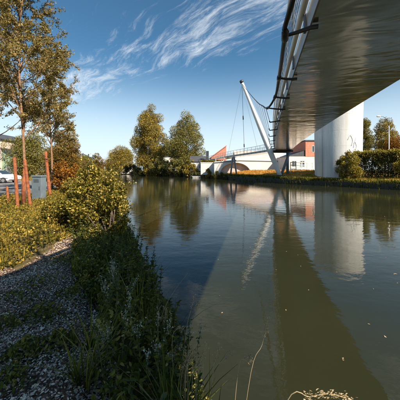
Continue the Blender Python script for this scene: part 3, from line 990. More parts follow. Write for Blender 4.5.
sA = stake(18.2, 212, 14.4, 158, 'leftmost tall orange wooden stake of the near staked tree')
sB = stake(31.0, 208, 24.8, 160, 'right-hand tall orange wooden stake of the near staked tree', Y=8.5)
sC = stake(50.5, 199, 45.6, 152, 'leaning orange wooden stake right of the grey cabinet', r=.07)
sD = stake(8.6, 203, 7.0, 187, 'short stubby orange wooden post before the grey road', r=.05)

# street lamp beyond the hedge
lx0 = P(389, 150, 42.0)
lp = thing('street_lamp', (lx0[0], 42.0, tz(lx0[0], 42.0)), 'slim street lamp with small pale head rising above the trees beyond the hedge', 'street lamp')
zt = P(379, 116.5, 42.0)
gz = tz(lx0[0], 42)
mb = MB(); mb.tube([(lx0[0], 42, gz), (lx0[0], 42, zt[2] - 1.6)], [.10, .06], 8); mb.build('pole', 'galv', lp)
mb = MB(); mb.tube([(lx0[0], 42, zt[2] - 1.62), (lx0[0] - .3, 42, zt[2] - .6), (lx0[0] - 1.0, 42, zt[2] - .05), (zt[0] + .2, 42, zt[2])], [.05, .04, .035, .03], 6); mb.build('arm', 'dark_steel', lp)
mb = MB(); mb.tube([(zt[0] + .3, 42, zt[2] + .02), (zt[0] + .15, 42, zt[2] + .03), (zt[0] - .3, 42, zt[2] + .03), (zt[0] - .42, 42, zt[2])], [.07, .13, .15, .06], 8); mb.build('lamp_head', 'frame', lp)


# ------------------------------------------------------------------ trees
def limb_path(a, d, L, n=5, wob=.12, rise=.15):
    pts = [np.asarray(a, float)]
    d = np.asarray(d, float)
    for i in range(n):
        d = d + rng.normal(size=3) * wob + UP * rise / n
        d /= np.linalg.norm(d)
        pts.append(pts[-1] + d * L / n)
    return pts


def slender_tree(base, lean, height, fork, crown_r, label, n_limb, leaf_n, leaf, dirs_bias=(0, 0), mat='willow', group=None, trunk_r=.055):
    """a young tree with ascending limbs, fine twigs and sparse small leaves"""
    base = np.asarray(base, float)
    t = thing('young_tree', base, label, 'tree', group)
    tr = MB()
    n_ = 12
    top = base + UP * height + np.array([lean[0], lean[1], 0])
    tp = [base - UP * .1 + (top - base) * k + np.array([math.sin(k * 7) * .05, math.cos(k * 6) * .05, 0]) for k in np.linspace(0, 1, n_)]
    tr.tube(tp, [trunk_r * (1 - .85 * k) for k in np.linspace(0, 1, n_)], 8)
    tr.build('trunk', 'bark', t)
    br = MB(); tw = []
    for i in range(n_limb):
        k = fork + (1 - fork) * (i + .3) / n_limb * .93
        a = np.array([np.interp(k, np.linspace(0, 1, n_), [p[j] for p in tp]) for j in range(3)])
        az_ = i * 2.4 + rng.uniform(-.4, .4)
        el = rng.uniform(.5, .95) + .25 * k
        L = crown_r * (1.25 - .75 * ((k - fork) / (1 - fork)) ** 1.2) * rng.uniform(.85, 1.2)
        d = np.array([math.cos(az_) * math.cos(el) + dirs_bias[0], math.sin(az_) * math.cos(el) + dirs_bias[1], math.sin(el)])
        pth = limb_path(a, d / np.linalg.norm(d), L, 6, .13, .25)
        br.tube(pth, [trunk_r * .42 * (1 - .8 * q) for q in np.linspace(0, 1, 7)], 5)
        for j in range(7):
            q = rng.uniform(.25, 1); m_ = min(5, int(q * 6)); f_ = q * 6 - m_
            a2 = pth[m_] * (1 - f_) + pth[m_ + 1] * f_
            d2 = (pth[m_ + 1] - pth[m_]); d2 /= np.linalg.norm(d2)
            d2 = d2 * .7 + rng.normal(size=3) * .55 + UP * .15
            p2 = limb_path(a2, d2 / np.linalg.norm(d2), L * rng.uniform(.22, .5), 4, .2, .1)
            br.tube(p2, [trunk_r * .13 * (1 - .7 * q2) for q2 in np.linspace(0, 1, 5)], 4)
            tw.append(np.array(p2))
            for jj_ in range(2):
                d3 = (p2[-1] - p2[0]); d3 /= np.linalg.norm(d3) + 1e-9
                d3 = d3 * .6 + rng.normal(size=3) * .6
                p3 = limb_path(p2[rng.integers(1, 5)], d3 / np.linalg.norm(d3), L * rng.uniform(.14, .26), 3, .2, -.1)
                br.tube(p3, [trunk_r * .07, trunk_r * .06, trunk_r * .05, trunk_r * .03], 3)
                tw.append(np.array(p3))
    br.build('branches', 'bark', t)
    ln = np.array([np.linalg.norm(p[-1] - p[0]) for p in tw]); idx = rng.choice(len(tw), leaf_n, p=ln / ln.sum())
    fr = rng.uniform(.05, 1.0, leaf_n)
    pts_ = np.array([p[min(int(f_ * (len(p) - 1)), len(p) - 2)] * (1 - (f_ * (len(p) - 1)) % 1) + p[min(int(f_ * (len(p) - 1)) + 1, len(p) - 1)] * ((f_ * (len(p) - 1)) % 1) for p, f_ in ((tw[i], f_) for i, f_ in zip(idx, fr))])
    pts_ = pts_ + rng.normal(size=pts_.shape) * leaf * .55
    V, q = leaves(pts_, leaf, .48, up=.4)
    raw('crown', V, q, mat, t)
    return t


b1 = P(23.6, 207, 9.3); b1[2] = tz(b1[0], b1[1])
slender_tree(b1, (-.25, .1), 9.4, .27, 1.9, 'tall slender young tree tied between two orange stakes, nearest the camera', 32, 32000, .085, group='young staked trees', trunk_r=.058)
b2 = on(51.5, 192); b2[2] = tz(b2[0], b2[1])
slender_tree(b2, (-.3, .3), 9.4, .28, 1.75, 'smaller young tree behind the leaning orange stake, second from camera', 28, 27000, .10, group='young staked trees', trunk_r=.075)
b3 = P(2, 200, 12.0); b3[2] = tz(b3[0], b3[1])
slender_tree(b3 + np.array([-2.2, 1.5, 0]), (.2, .1), 10.5, .28, 2.4, 'young tree at the left frame edge, its trunk out of view', 26, 18000, .10, group='young staked trees', trunk_r=.08)
# lit bark painted on as a reddish wrap and the tie between the stakes
mb = MB(); c = b1
mb.tube([c - UP * .05, c + UP * .7 + np.array([-.02, 0.02, 0]), c + UP * 1.5 + np.array([.03, .05, 0])], [.072, .070, .066], 10)
sleeve = mb.build('lit_bark_sleeve', 'stake'); setp(sleeve, 'reddish lit-bark wrap round the trunk between the two tall stakes', 'tree wrap')
mb = MB(); mb.tube([sA[1] * .82 + sA[0] * .18, b1 + UP * 1.42 + np.array([0, -.10, 0]), sB[1] * .85 + sB[0] * .15], .022, 6)
setp(mb.build('tree_tie', 'strap'), 'black strap tying the trunk to the two tall orange stakes', 'strap')


def big_tree(name, label, c, rx, rz, n_cl, r_cl, n_leaf, leaf, mat, trunk_r=.3, taper=.3, cat='tree', group=None, limbs=7, clumps=None):
    """a full-grown tree: tapered trunk, limbs reaching the clumps, leaves through the crown's volume"""
    c = np.asarray(c, float)
    gz_ = tz(c[0], c[1])
    t = thing(name, (c[0], c[1], gz_), label, cat, group)
    cl = clumps or crown_clumps(c, rx, rz, n_cl, r_cl, taper)
    mb = MB()
    topz = c[2] + rz * .6
    pth = [np.array([c[0] + .02 * rx * math.sin(k * 5), c[1], gz_ - .2 + (topz - gz_ + .2) * k]) for k in np.linspace(0, 1, 8)]
    mb.tube(pth, [trunk_r * (1 - .88 * k) for k in np.linspace(0, 1, 8)], 8)
    mb.build('trunk', 'dark_bark', t)
    br = MB()
    for i in range(limbs):
        q = np.array(cl[rng.integers(len(cl))][:3])
        k = np.clip((q[2] - gz_) / (topz - gz_) - .3, .12, .85)
        a = np.array([np.interp(k, np.linspace(0, 1, 8), [p[j] for p in pth]) for j in range(3)])
        m_ = a * .5 + q * .5 - UP * .15 * np.linalg.norm(q - a)
        br.tube([a, m_, q], [trunk_r * .4, trunk_r * .28, trunk_r * .07], 5)
    br.build('limbs', 'dark_bark', t)
    V, q = leaves(blobs(cl, n_leaf), leaf, .7, up=.3)
    raw('crown', V, q, mat, t)
    return t


def shrub(label, c, rx, rz, n_cl, r_cl, n_leaf, leaf, mat, cat='shrub', group=None, name='shrub', stems=6, shoots=0):
    c = np.asarray(c, float)
    gz_ = max(tz(c[0], c[1]), -.3)
    t = thing(name, (c[0], c[1], gz_), label, cat, group)
    cl = crown_clumps((c[0], c[1], gz_ + rz * .95), rx, rz * .8, n_cl, r_cl, .25, .2)
    mb = MB()
    for i in range(stems):
        q = np.array(cl[rng.integers(len(cl))][:3])
        a = np.array([c[0] + rng.uniform(-.25, .25) * rx, c[1] + rng.uniform(-.25, .25) * rx, gz_ - .1])
        mb.tube([a, (a + q) / 2 + UP * .1 * rz, q], [.03 * rz + .01, .02 * rz + .006, .005 * rz + .002], 5)
    ex = []
    for i in range(shoots):                       # long young shoots standing out of the mass
        q = np.array(cl[rng.integers(len(cl))][:3]); d = (q - np.array([c[0], c[1], gz_ + .1])); d /= np.linalg.norm(d) + 1e-9
        d = d * .6 + UP * .55 + rng.normal(size=3) * .25
        p_ = limb_path(q, d / np.linalg.norm(d), rng.uniform(.25, .6) * rz, 5, .12, .1)
        mb.tube(p_, [.006, .005, .004, .004, .003, .002], 4)
        for k in range(22):
            f_ = rng.uniform(.1, 1) * 4.99; j_ = int(f_); ex.append(p_[j_] + (p_[j_ + 1] - p_[j_]) * (f_ - j_) + rng.normal(size=3) * .035)
    mb.build('stems', 'dark_bark', t)
    p = blobs(cl, n_leaf, .2)
    if ex: p = np.vstack([p, np.array(ex)])
    p = p[p[:, 2] > gz_ - .05]
    V, q = leaves(p, leaf, .70, up=.4, shape='leaf' if leaf < .12 else 'diamond')
    raw('foliage', V, q, mat, t)
    return t


def tree_px(label, px0, px1, py0, py1, Y, n_cl, n_leaf, leaf, mat, taper=.3, trunk_r=.3, rk=.30, name='broadleaf_tree', group=None):
    a, b = P(px0, py0, Y), P(px1, py1, Y)
    rx, rz = (b[0] - a[0]) / 2, (a[2] - b[2]) / 2
    rc = min(rx, rz) * rk * 1.12; n_cl = int(n_cl * 1.5); n_leaf = int(n_leaf * 2.9); leaf = leaf * .72
    return big_tree(name, label, ((a[0] + b[0]) / 2, Y, (a[2] + b[2]) / 2), rx - rc * .6, rz - rc * .6, n_cl, rc, n_leaf, leaf, mat, trunk_r, taper, group=group)


FB = 'trees along the far bank'
tree_px('tallest golden tree on the far bank with a pointed crown', 131, 168, 104, 178, 103, 90, 22000, .48, 'gold', .38, .45, .26, group=FB)
tree_px('broad olive tree right of the tallest golden tree on the far bank', 166, 207, 111, 177, 92, 66, 18000, .44, 'olive', .30, .4, .27, group=FB)
tree_px('low orange-brown tree left of the tallest tree, over the little white house', 107, 137, 145, 179, 143, 46, 15000, .56, 'gold', .2, .35, .34, group=FB)
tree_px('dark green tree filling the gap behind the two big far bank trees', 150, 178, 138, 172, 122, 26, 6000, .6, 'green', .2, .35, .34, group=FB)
tree_px('small round golden tree where the canal ends, left of the water', 88, 107, 153, 178, 125, 24, 4500, .5, 'autumn', .2, .25, .36)
tree_px('small distant rust-coloured tree at the end of the canal', 103, 113, 160, 173, 190, 12, 1600, .7, 'rust', .2, .25, .36)
for (a_, b_, c_, d_, Y_, m_, l_) in ((70, 96, 152, 182, 75, 'olive', 'olive tree of the low tree line left of the canal end'), (60, 84, 150, 182, 60, 'gold', 'golden tree of the low tree line behind the big yellow shrub')):
    tree_px(l_, a_, b_, c_, d_, Y_, 30, 6000, .34, m_, .25, .2, .32)
LB = 'trees behind the left bank'
tree_px('round yellow-olive tree behind the orange shrub on the left bank', 44, 84, 128, 184, 31, 66, 13000, .17, 'autumn', .45, .14, .26, group=LB)
tree_px('dark rounded tree behind the white car and stakes', 6, 52, 130, 178, 44, 50, 10000, .25, 'olive', .2, .22, .28, group=LB)
tree_px('dim green tree behind the pink house and dark rounded tree', -14, 22, 138, 172, 58, 26, 4500, .32, 'green', .2, .22, .3, group=LB)
RB = 'trees behind the hedge'
tree_px('slim upright grey-green tree just right of the white tower', 357, 373, 117, 166, 62, 46, 6000, .28, 'olive', .3, .2, .40, group=RB)
tree_px('feathery olive tree behind the hedge under the street lamp', 371, 399, 115, 168, 52, 80, 9500, .25, 'gold', .45, .2, .26, group=RB)
tree_px('low reddish-brown tree behind the hedge at the right edge', 384, 414, 134, 166, 47, 40, 6000, .22, 'rust', .2, .2, .3, group=RB)

# bushes at the water's edge beneath the far trees
BU = 'bushes overhanging the far water edge'
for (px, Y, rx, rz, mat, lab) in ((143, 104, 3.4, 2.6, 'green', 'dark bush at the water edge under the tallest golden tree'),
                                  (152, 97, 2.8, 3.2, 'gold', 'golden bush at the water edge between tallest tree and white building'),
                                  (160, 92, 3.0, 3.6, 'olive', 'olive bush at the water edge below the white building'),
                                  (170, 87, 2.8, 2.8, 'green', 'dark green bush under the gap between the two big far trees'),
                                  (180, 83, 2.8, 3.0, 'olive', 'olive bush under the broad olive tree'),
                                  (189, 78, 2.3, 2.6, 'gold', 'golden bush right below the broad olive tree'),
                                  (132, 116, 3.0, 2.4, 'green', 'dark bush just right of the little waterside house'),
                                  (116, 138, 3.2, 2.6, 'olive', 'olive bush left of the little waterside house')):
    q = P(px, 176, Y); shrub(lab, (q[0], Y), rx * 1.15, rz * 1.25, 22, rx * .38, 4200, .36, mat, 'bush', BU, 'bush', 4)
q = P(209, 172, 63.2); shrub('golden shrub against the sunlit white garden wall', (q[0], 63.0), 1.2, 1.7, 12, .5, 1500, .24, 'gold', 'shrub')
q = P(218, 174, 60.2); shrub('dark green shrub at the left foot of the arch bridge', (q[0], 59.2), 1.3, 1.2, 12, .5, 1300, .24, 'green', 'shrub')
q = P(226, 176, 56); shrub('low dark shrub at the quay by the landing legs', (q[0], 56.5), .9, .7, 10, .35, 800, .2, 'green', 'shrub')

# clipped hedges: box-shaped clouds of small leaves over a woody core
def hedge(label, a, b, depth, zt, n_leaf, leaf, mat, nose=0.0):
    """a hedge whose front foot runs from a to b; depth lies to the left of that run"""
    a = np.array(a, float); b = np.array(b, float); L = np.linalg.norm(b - a); e = (b - a) / L; nn = np.array([-e[1], e[0]])
    t = thing('hedge', tuple((a + b) / 2) + (tz(*((a + b) / 2)),), label, 'hedge')
    n_ = n_leaf
    u_ = rng.uniform(0, 1, (n_, 3)); ax3 = rng.choice(3, n_, p=(.08, .50, .42)); sd3 = rng.integers(0, 2, n_)
    sd3[ax3 == 1] = rng.choice(2, (ax3 == 1).sum(), p=(.8, .2))
    dep = rng.exponential(.16, n_)
    x = u_[:, 0] * L; y = u_[:, 1] * depth; h_ = u_[:, 2]
    k = ax3 == 0; x[k] = np.where(sd3[k] == 0, dep[k], L - dep[k])
    k = ax3 == 1; y[k] = np.where(sd3[k] == 0, dep[k], depth - dep[k])
    if nose > 0:
        e_ = np.clip((nose - x) / nose, 0, 1)
        y = depth / 2 + (y - depth / 2) * np.sqrt(np.maximum(0, 1 - e_ ** 2 * .85))
    gx_ = a[0] + e[0] * x + nn[0] * y; gy_ = a[1] + e[1] * x + nn[1] * y
    zb = terrain(gx_, gy_)
    k = ax3 == 2; h_[k] = 1
    z = zb + h_ * (zt - zb) - np.where(k, dep * .6, 0)
    if nose > 0: z = zb + (z - zb) * (1 - .10 * e_ ** 2)
    bump = .14 * hsh(x * 1.3, z * 1.7) + .10 * hsh(x * 3.1 + 1, z * 2.6)
    gx_ += nn[0] * bump; gy_ += nn[1] * bump
    z = z + .10 * hsh(x * 1.1, y * 2) * h_
    V, q_ = leaves(np.column_stack([gx_, gy_, z]), leaf, .7, up=.3)
    raw('foliage', V, q_, mat, t)
    # woody heart of the hedge: a ragged mass of stems
    mb = MB()
    for i in range(int(L * 26)):
        x_ = rng.uniform(.5, L - .3); y_ = rng.uniform(.35, depth - .35)
        q0_ = a + e * x_ + nn * y_; z0_ = tz(q0_[0], q0_[1]) - .05; q1_ = q0_ + rng.normal(size=2) * .2
        if i % 4: continue
        mb.tube([(q0_[0], q0_[1], z0_), ((q0_ + q1_)[0] / 2, (q0_ + q1_)[1] / 2, (z0_ + zt) / 2), (q1_[0], q1_[1], zt - .35)], [.03, .03, .02], 4)
    mb.build('stems', 'dark_bark', t)
    return t


hg = hedge('long clipped hedge with sunlit top right of the white tower', (20.7, 31.7), (30.5, 25.6), 2.0, 4.35, 70000, .13, 'hedge_shaded', .8)
# loose growth over top and face, coloured yellow to paint the sunlit edge
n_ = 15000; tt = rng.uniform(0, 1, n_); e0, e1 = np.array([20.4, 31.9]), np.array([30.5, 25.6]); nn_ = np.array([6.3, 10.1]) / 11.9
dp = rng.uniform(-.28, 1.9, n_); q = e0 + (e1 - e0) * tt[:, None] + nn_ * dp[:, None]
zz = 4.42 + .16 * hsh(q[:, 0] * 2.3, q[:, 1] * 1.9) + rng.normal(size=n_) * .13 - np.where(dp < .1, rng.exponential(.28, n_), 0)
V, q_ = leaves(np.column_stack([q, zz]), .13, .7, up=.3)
raw('sunlit_growth', V, q_, 'bush', hg)
shrub('rounded yellow-green bush at the tower end of the clipped hedge', (19.45, 31.5), 1.35, 2.0, 44, .5, 15000, .12, 'bush', 'bush', None, 'bush', 6)  # paler leaves of this bush and the next paint the hedge's lit parts
shrub('yellow-green bush added for the lit hedge face at the right edge', (24.6, 28.1), 1.2, 1.85, 36, .5, 10000, .12, 'bush', 'bush', None, 'bush', 6)
hedge('golden clipped hedge along the top of the white garden wall', (.2, 64.5), (5.6, 64.5), 1.1, 4.85, 3600, .24, 'gold')


# ------------------------------------------------------------------ grasses and ground plants
def tufts(pts, hgt, wid, mat, name, per=7, spread=.12, lean=.5):
    """grass blades in tufts, one object"""
    n_ = len(pts) * per
    b = np.repeat(np.asarray(pts, float), per, 0) + np.column_stack([rng.normal(size=(n_, 2)) * spread, np.zeros(n_)])
    h_ = hgt * rng.uniform(.5, 1.25, n_)
    az_ = rng.uniform(0, 2 * math.pi, n_); ln = rng.uniform(.05, lean, n_)
    d = np.column_stack([np.cos(az_), np.sin(az_), np.zeros(n_)]); s_ = np.column_stack([-d[:, 1], d[:, 0], np.zeros(n_)])
    w2 = (wid * rng.uniform(.6, 1.3, n_))[:, None]
    m_ = b + d * (h_ * ln * .35)[:, None] + UP * (h_ * .6)[:, None]
    e = b + d * (h_ * ln)[:, None] + UP * h_[:, None]
    V = np.stack([b - s_ * w2 / 2, b + s_ * w2 / 2, m_ + s_ * w2 * .35, m_ - s_ * w2 * .35, e], 1).reshape(-1, 3)
    i = np.arange(n_)[:, None] * 5
    q_ = np.vstack([i + np.array([[0, 1, 2, 3]]), i + np.array([[3, 2, 4, 4]])])
    me_polys = [tuple(r) for r in (i + np.array([[0, 1, 2, 3]]))] + [tuple(r) for r in (i + np.array([[3, 2, 4]]))]
    return setp(raw(name, V, me_polys, mat), kind='stuff')


def bank_strip(line, d0, d1, s0, s1, n_):
    """points spread along a bank line at distances d0..d1 inland"""
    s_ = rng.uniform(s0, s1, n_); out = []
    for k in s_:
        a = along(line, k); t_ = along(line, k + .3) - a; t_ = t_ / (np.linalg.norm(t_) + 1e-9)
        nn = np.array([t_[1], -t_[0]]) * (1 if line is FAR else -1)
        out.append(a + nn * rng.uniform(d0, d1))
    out = np.array(out)
    return np.column_stack([out, terrain(out[:, 0], out[:, 1])])


segF = np.concatenate([[0], np.cumsum(np.linalg.norm(np.diff(FAR, axis=0), axis=1))])
s37, s68, s18, s96 = segF[5], segF[8], segF[2], segF[9]
tufts(bank_strip(FAR, .6, 7.5, s37 - 1, s68 - 6, 1900), .26, .06, 'grass_gold', 'dry_grass', 6, .15)
tufts(bank_strip(FAR, .3, 4.5, s18, s37 - 1, 2600), .24, .05, 'grass_yellow', 'yellow_grass', 6, .12)
tufts(bank_strip(FAR, -.22, .45, s18, s68, 2200), .46, .07, 'dark', 'reeds', 6, .12, .9)
tufts(bank_strip(FAR, -.2, 1.5, s68, s96 + 60, 900), .8, .16, 'green', 'bank_reeds', 6, .4, .8)

bs = [tuple(along(FAR, k)) for k in np.arange(s18, s68 - 2, 1.5)]
ins = [tuple(q[:2]) for q in [along(FAR, k) + np.array([np.interp(k, [s18, s68], [10, 13]), 5.0]) for k in np.arange(s68 - 2, s18, -1.5)]]
sheet('bank_slope', bs + ins, .5, .03, 'slope')
# sunlit ground cover left of the path
GC = [(-9.8, 11.6), (-8.6, 8.6), (-6.6, 6.2), (-4.6, 3.9), (-4.05, 2.85), (-3.3, 3.1), (-2.72, 3.28), (-2.66, 4.2), (-2.9, 6.2), (-3.2, 8.0), (-5.2, 13.5), (-8.5, 20), (-10.5, 19), (-9.2, 12.5)]
gp = scatter(GC, 60000)
hm = .13 + .17 * hsh(gp[:, 0] * 1.9, gp[:, 1] * 1.7) + .08 * hsh(gp[:, 0] * 4.7, gp[:, 1] * 4.1)
gzv = terrain(gp[:, 0], gp[:, 1]) + np.maximum(.05, hm) * rng.uniform(.15, 1.0, len(gp)) ** .6
V, q = leaves(np.column_stack([gp, gzv]), .05, .66, up=1.2, shape='leaf')
setp(raw('ground_cover', V, q, 'cover'), kind='stuff')
tp_ = scatter(GC, 900); tufts(np.column_stack([tp_, terrain(tp_[:, 0], tp_[:, 1])]), .24, .009, 'grass_yellow', 'long_grass', 6, .10, .9)
LG = [(-70, 40), (-70, 33.5), (-16, 33.5), (-10, 26.5), (-8, 22), (-11, 40)]
tp_ = scatter(LG, 1500); tufts(np.column_stack([tp_, terrain(tp_[:, 0], tp_[:, 1])]), .5, .05, 'grass_yellow', 'verge_grass', 7, .12, .6)

# shrubs on the near bank
shrub('big yellow-green leafy shrub on the near bank above the path', (-2.75, 6.3), .84, .90, 60, .19, 15000, .055, 'bush', stems=22, shoots=46)
shrub('yellow-green shrub crowding behind the big near bank shrub', (-3.35, 7.9), .72, .80, 40, .2, 8000, .06, 'bush', stems=12, shoots=24)
shrub('lower leafy shrub leaning over the water beside the big shrub', (-2.15, 5.5), .58, .62, 36, .15, 6500, .05, 'bush', stems=12, shoots=26)
shrub('flame-orange shrub between the stakes and the yellow-olive tree', (-8.55, 15.6), .95, 1.12, 26, .32, 5200, .10, 'rust', stems=8)
shrub('small orange-tinged shrub at the foot of the leaning stake', (-7.3, 13.6), .6, .55, 16, .24, 2000, .09, 'gold', stems=6)
shrub('olive shrub on the bank further along behind the near shrubs', (-5.4, 12.0), .9, .72, 22, .30, 3200, .10, 'bush', stems=8)
shrub('pale yellow shrub on the bank at the canal bend', (-8.3, 19.0), 1.2, .75, 22, .36, 3000, .12, 'gold', stems=8)
shrub('distant olive shrub leaning over the water on the left bank', (-14.5, 34.5), 1.6, 1.1, 20, .5, 2400, .18, 'gold', stems=6)
shrub('far yellow shrub on the left bank near the canal end', (-24, 57), 2.4, 1.5, 20, .7, 2400, .26, 'gold', stems=6)

shrub('low yellow-green bush between the ground cover and the big shrub', (-3.75, 6.4), .55, .36, 24, .16, 3600, .05, 'cover', stems=10, shoots=24)
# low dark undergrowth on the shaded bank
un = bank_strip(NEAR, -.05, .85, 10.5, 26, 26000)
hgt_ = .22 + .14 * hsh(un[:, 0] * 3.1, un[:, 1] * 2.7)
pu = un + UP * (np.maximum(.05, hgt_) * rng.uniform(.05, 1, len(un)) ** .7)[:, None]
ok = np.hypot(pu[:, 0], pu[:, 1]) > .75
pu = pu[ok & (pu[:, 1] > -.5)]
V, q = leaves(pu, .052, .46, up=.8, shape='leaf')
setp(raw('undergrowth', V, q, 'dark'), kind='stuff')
WB = [(-2.55, 5.2), (-2.2, 4.1), (-1.62, 3.05), (-1.05, 2.55), (-.75, 2.3), (-1.0, 3.6), (-1.6, 5.4)]
wp_ = scatter(WB, 9000); wh_ = .10 + .12 * np.abs(hsh(wp_[:, 0] * 3.3, wp_[:, 1] * 2.9))
V, q = leaves(np.column_stack([wp_, terrain(wp_[:, 0], wp_[:, 1]) + wh_ * rng.uniform(.1, 1.3, 9000)]), .05, .46, up=.8, shape='leaf')
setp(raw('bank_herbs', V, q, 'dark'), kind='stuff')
pp_ = []
for px, py, rad_, n_ in ((42, 318, .20, 800), (28, 356, .16, 800), (74, 262, .35, 1300), (60, 345, .14, 500), (20, 300, .2, 300), (8, 330, .16, 400), (80, 300, .25, 700), (45, 285, .25, 350), (10, 385, .12, 350)):
    q = on(px, py); rad_ = rad_ * .55; n_ = int(n_ * .42); a_ = rng.normal(size=(n_, 2)) * rad_ * np.array([1.1, .7]) + q[:2]
    h_ = np.exp(-(((a_ - q[:2]) / rad_) ** 2).sum(1) * .5) * .13
    pp_.append(np.column_stack([a_, terrain(a_[:, 0], a_[:, 1]) + .015 + h_ * rng.uniform(0, 1, n_)]))
pp_ = np.vstack(pp_); pp_ = pp_[np.hypot(pp_[:, 0], pp_[:, 1]) > .8]
V, q = leaves(pp_, .042, .40, up=.6, shape='leaf')
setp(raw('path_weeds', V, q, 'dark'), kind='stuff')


def weed(name, label, cat, h_, n_pair, leaf, spikes=0, mat='dark', group=None):
    t = thing(name, (0, 0, 0), label, cat, group)
    mb = MB(); tips = []
    pts_ = []; dr_ = []
    for s_ in range(rng.integers(2, 4)):
        az_ = rng.uniform(0, 6.28); L = h_ * rng.uniform(.75, 1.1)
        d = np.array([math.cos(az_) * .22, math.sin(az_) * .22, 1.0])
        p = limb_path((math.cos(az_) * .03, math.sin(az_) * .03, -.04), d / np.linalg.norm(d), L, 6, .07, 0)
        mb.tube(p, [.006, .0055, .005, .0045, .004, .003, .002], 5)
        tips.append(p)
        for k in range(n_pair):
            f_ = .12 + .86 * k / n_pair; m_ = min(5, int(f_ * 6)); a = p[m_] + (p[m_ + 1] - p[m_]) * (f_ * 6 - m_)
            a0 = k * 1.57 + rng.uniform(-.3, .3)
            for z in (0, math.pi):
                dd = np.array([math.cos(a0 + z), math.sin(a0 + z), rng.uniform(-.25, .5)])
                sz = leaf * (1.15 - .7 * f_)
                pts_.append(a + dd * sz * .55); dr_.append(dd * 2.5 * 1.0)
    mb.build('stem', 'stem', t)
    V, q_ = leaves(np.array(pts_), leaf * 1.1, .44, up=1.5, dirs=np.array(dr_), shape='leaf')
    raw('leaves', V, q_, mat, t)
    if spikes:
        for p in tips:
            sp = []
            for k in range(spikes):
                f_ = rng.uniform(.78, 1.0); a = p[5] + (p[6] - p[5]) * (f_ * 6 - 5 if f_ > .83 else 0)
                dd = np.array([rng.normal() * .4, rng.normal() * .4, 1.0]); dd /= np.linalg.norm(dd)
                for m_ in range(11): sp.append(a + dd * (.010 * m_) + rng.normal(size=3) * .005)
            V, q_ = leaves(np.array(sp), .013, .7)
            raw('flower_spike', V, q_, 'pale_flower', t)
    return t


def grass_clump(name, label, cat, h_, n_, mat, group):
    t = thing(name, (0, 0, 0), label, cat, group)
    V, f_ = [], []
    for i in range(n_):
        az_ = rng.uniform(0, 6.28); L = h_ * rng.uniform(.5, 1.15); ln = rng.uniform(.15, .75); wd = rng.uniform(.006, .011)
        d = np.array([math.cos(az_), math.sin(az_), 0]); sx = np.array([-d[1], d[0], 0]); o_ = d * rng.uniform(0, .05)
        b = len(V)
        for k in range(5):
            u_ = k / 4; c_ = o_ + d * L * ln * u_ ** 1.8 + UP * (L * u_ * (1 - .30 * ln * u_) - .03)
            wk = wd * (1 - u_ ** 2 * .92)
            V += [c_ - sx * wk, c_ + sx * wk]
        f_ += [(b + 2 * k, b + 2 * k + 1, b + 2 * k + 3, b + 2 * k + 2) for k in range(4)]
    raw('blades', V, f_, mat, t)
    return t


WG = 'leafy weeds on the shaded bank'
protos = [weed('leafy_weed', 'dark green leafy weed on the shaded near bank', 'weed', .58, 13, .062, group=WG),
          weed('leafy_weed', 'dark green leafy weed on the shaded near bank', 'weed', .46, 12, .052, group=WG),
          weed('leafy_weed', 'dark green leafy weed on the shaded near bank', 'weed', .68, 17, .05, group=WG)]
fprot = weed('flowering_weed', 'tall bank weed carrying pale grey-white seed spikes', 'weed', .66, 13, .05, 7, group='pale-spiked weeds on the bank')
gprot = [grass_clump('grass_clump', 'dark green arching grass clump on the shaded bank', 'grass', .55, 26, 'dark', 'grass clumps on the bank'),
         grass_clump('grass_clump', 'dark green arching grass clump on the shaded bank', 'grass', .75, 20, 'dark', 'grass clumps on the bank')]


used_p = set()


def place(proto, x, y, sc):
    o = proto if id(proto) not in used_p else copy_tree(proto)
    used_p.add(id(proto))
    o.location = (x, y, tz(x, y)); o.rotation_euler = (rng.uniform(-.12, .12), rng.uniform(-.12, .12), rng.uniform(0, 6.28)); o.scale = (sc, sc, sc)
    return o


spots = np.vstack([bank_strip(NEAR, .02, .72, 15.6, 24.5, 190), [(x_, y_, 0) for x_, y_ in scatter(WB, 26)]])
for i, (x, y, z) in enumerate(spots):
    if math.hypot(x, y) < 1.15 or y < .9 or (y < 2.2 and float(sdist(np.array([[x, y]]), NEAR)[0]) < .22): continue
    k = i % 10
    pr = protos[i % 3] if k < 8 else gprot[i % 2]
    place(pr, x, y, rng.uniform(.75, 1.2) * (1 if k < 8 else .8))
for px, py, sc in ((113, 360, .9), (133, 352, 1.0), (120, 345, .85), (142, 365, .9), (152, 372, .85), (103, 300, 1.0), (122, 300, 1.05), (112, 290, 1.0), (178, 385, .9), (186, 392, .9)):
    q = on(px, min(398, py + 36)); place(fprot, q[0], q[1], sc)
for px, py, sc in ((72, 345, .45), (76, 385, .6), (95, 380, .8), (90, 350, .7), (85, 392, .7)):
    q = on(px, py); place(gprot[int(px) % 2], q[0], q[1], sc)


# dry grass stalks leaning out over the water
def stalk(pts, head, label, r=.0022, droop=None):
    pts = [np.asarray(p, float) for p in pts]
    base = pts[0]
    t = thing('grass_stalk', base, label, 'grass stalk', 'dry grass stalks over the water')
    cv = catmull(pts, 5)
    mb = MB(); mb.tube(cv, list(np.linspace(r, r * .5, len(cv))), 5); mb.build('stem', 'straw', t)
    if head > 0:
        k = int(len(cv) * (1 - head)); sp = []; dd = []
        for i in range(k, len(cv)):
            for j in range(13):
                sp.append(cv[i] + rng.normal(size=3) * .009); dd.append((cv[min(i + 1, len(cv) - 1)] - cv[i - 1]) * 60 + UP * .3)
        V, q_ = leaves(np.array(sp), .0125, .34, dirs=np.array(dd), shape='leaf')
        raw('seed_head', V, q_, 'straw', t)
    return t


def root(px, Y):
    x = (px - 200) / F * Y
    return np.array([x, Y, max(tz(x, Y), -.05) - .02])


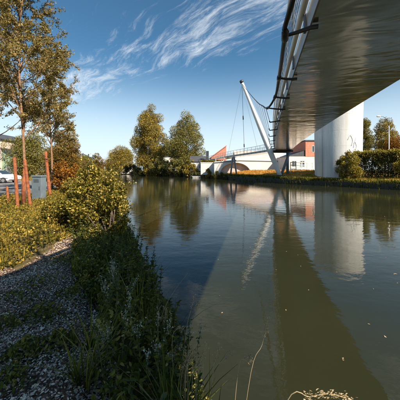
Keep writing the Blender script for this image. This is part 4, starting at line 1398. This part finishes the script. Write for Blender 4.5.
stalk([root(150, 2.3), P(163, 312, 2.35), P(175, 290, 2.45), P(188, 273, 2.6)], .0, 'long bare stalk leaning farthest out over the dark water')
stalk([root(160, 2.1), P(158, 322, 2.1), P(161, 306, 2.15), P(166, 312, 2.2), P(164, 322, 2.2)], .35, 'dry stalk with a hooked tip beside the long bare stalk')
stalk([root(178, 1.9), P(186, 332, 1.95), P(191, 310, 2.0), P(194, 296, 2.05)], .25, 'straight seed stalk right of the long bare stalk')
stalk([root(182, 1.85), P(190, 335, 1.9), P(197, 312, 1.95), P(198, 304, 2.0), P(195, 310, 2.0)], .3, 'dry stalk whose seed tip folds back over the dark water')
stalk([root(176, 1.8), P(172, 345, 1.8), P(176, 330, 1.85), P(183, 327, 1.9)], .25, 'short nodding stalk at the middle of the bank edge')
stalk([root(190, 1.6), P(188, 365, 1.6), P(196, 342, 1.65), P(205, 325, 1.7)], .1, 'slim arching blade over the lit water edge')
stalk([root(228, 1.5), P(238, 372, 1.5), P(246, 360, 1.52), P(250, 357, 1.54), P(249, 362, 1.55)], .4, 'beige seed head nodding alone over the green water')
stalk([root(234, 1.5), P(251, 372, 1.55), P(262, 345, 1.6), P(268, 318, 1.65), P(265, 334, 1.66)], .25, 'tall thin stalk with drooping seeds over the bridge reflection edge')
stalk([root(205, 1.45), P(212, 380, 1.5), P(221, 362, 1.55), P(232, 352, 1.6)], .2, 'pale arching stalk left of the beige seed head')
stalk([root(200, 1.5), P(203, 378, 1.5), P(203, 360, 1.5), P(206, 345, 1.5)], .3, 'upright straw stalk at the lit bank corner')
stalk([root(240, 1.3), P(285, 404, 1.22), P(310, 397, 1.2), P(330, 394, 1.2), P(352, 400, 1.2)], .55, 'beige plume arching along the bottom of the view', r=.003)
for i in range(10):
    px = rng.uniform(180, 214)
    stalk([root(px, 1.5), P(px + rng.uniform(-4, 4), rng.uniform(372, 385), 1.5), P(px + rng.uniform(-4, 14), rng.uniform(345, 368), 1.53)], .3, 'straw-coloured grass stalk in the sunlit tuft at the bank corner')
for i in range(8):
    px = rng.uniform(160, 186)
    q = root(px, 1.5 + rng.uniform(-.1, .25)); place(gprot[i % 2], q[0], q[1], .75)

# scraps of leaf and seed fluff drifting on the water
dbp = np.column_stack([rng.uniform(-1, 9, 260), rng.uniform(2.2, 16, 260)]); dbp = dbp[sdist(dbp, NEAR) < -.25]
dbp = dbp[rng.uniform(0, 1, len(dbp)) < .35 + .6 * (hsh(dbp[:, 0] * .8, dbp[:, 1] * .7) > .1)]
V, q = leaves(np.column_stack([dbp, np.full(len(dbp), .006)]), .03, .6, up=30, dirs=np.column_stack([rng.normal(size=(len(dbp), 2)) * 3, np.zeros(len(dbp))]))
setp(raw('floating_debris', V, q, 'straw'), kind='stuff')
# a fallen leaf afloat
q = P(398, 274, 4.66); V, f_ = leaves(np.array([[q[0] - .05, q[1], .006]]), .06, .6, up=30)
setp(raw('floating_leaf', V, f_, 'straw'), 'single pale leaf floating on the open water at the right', 'leaf')
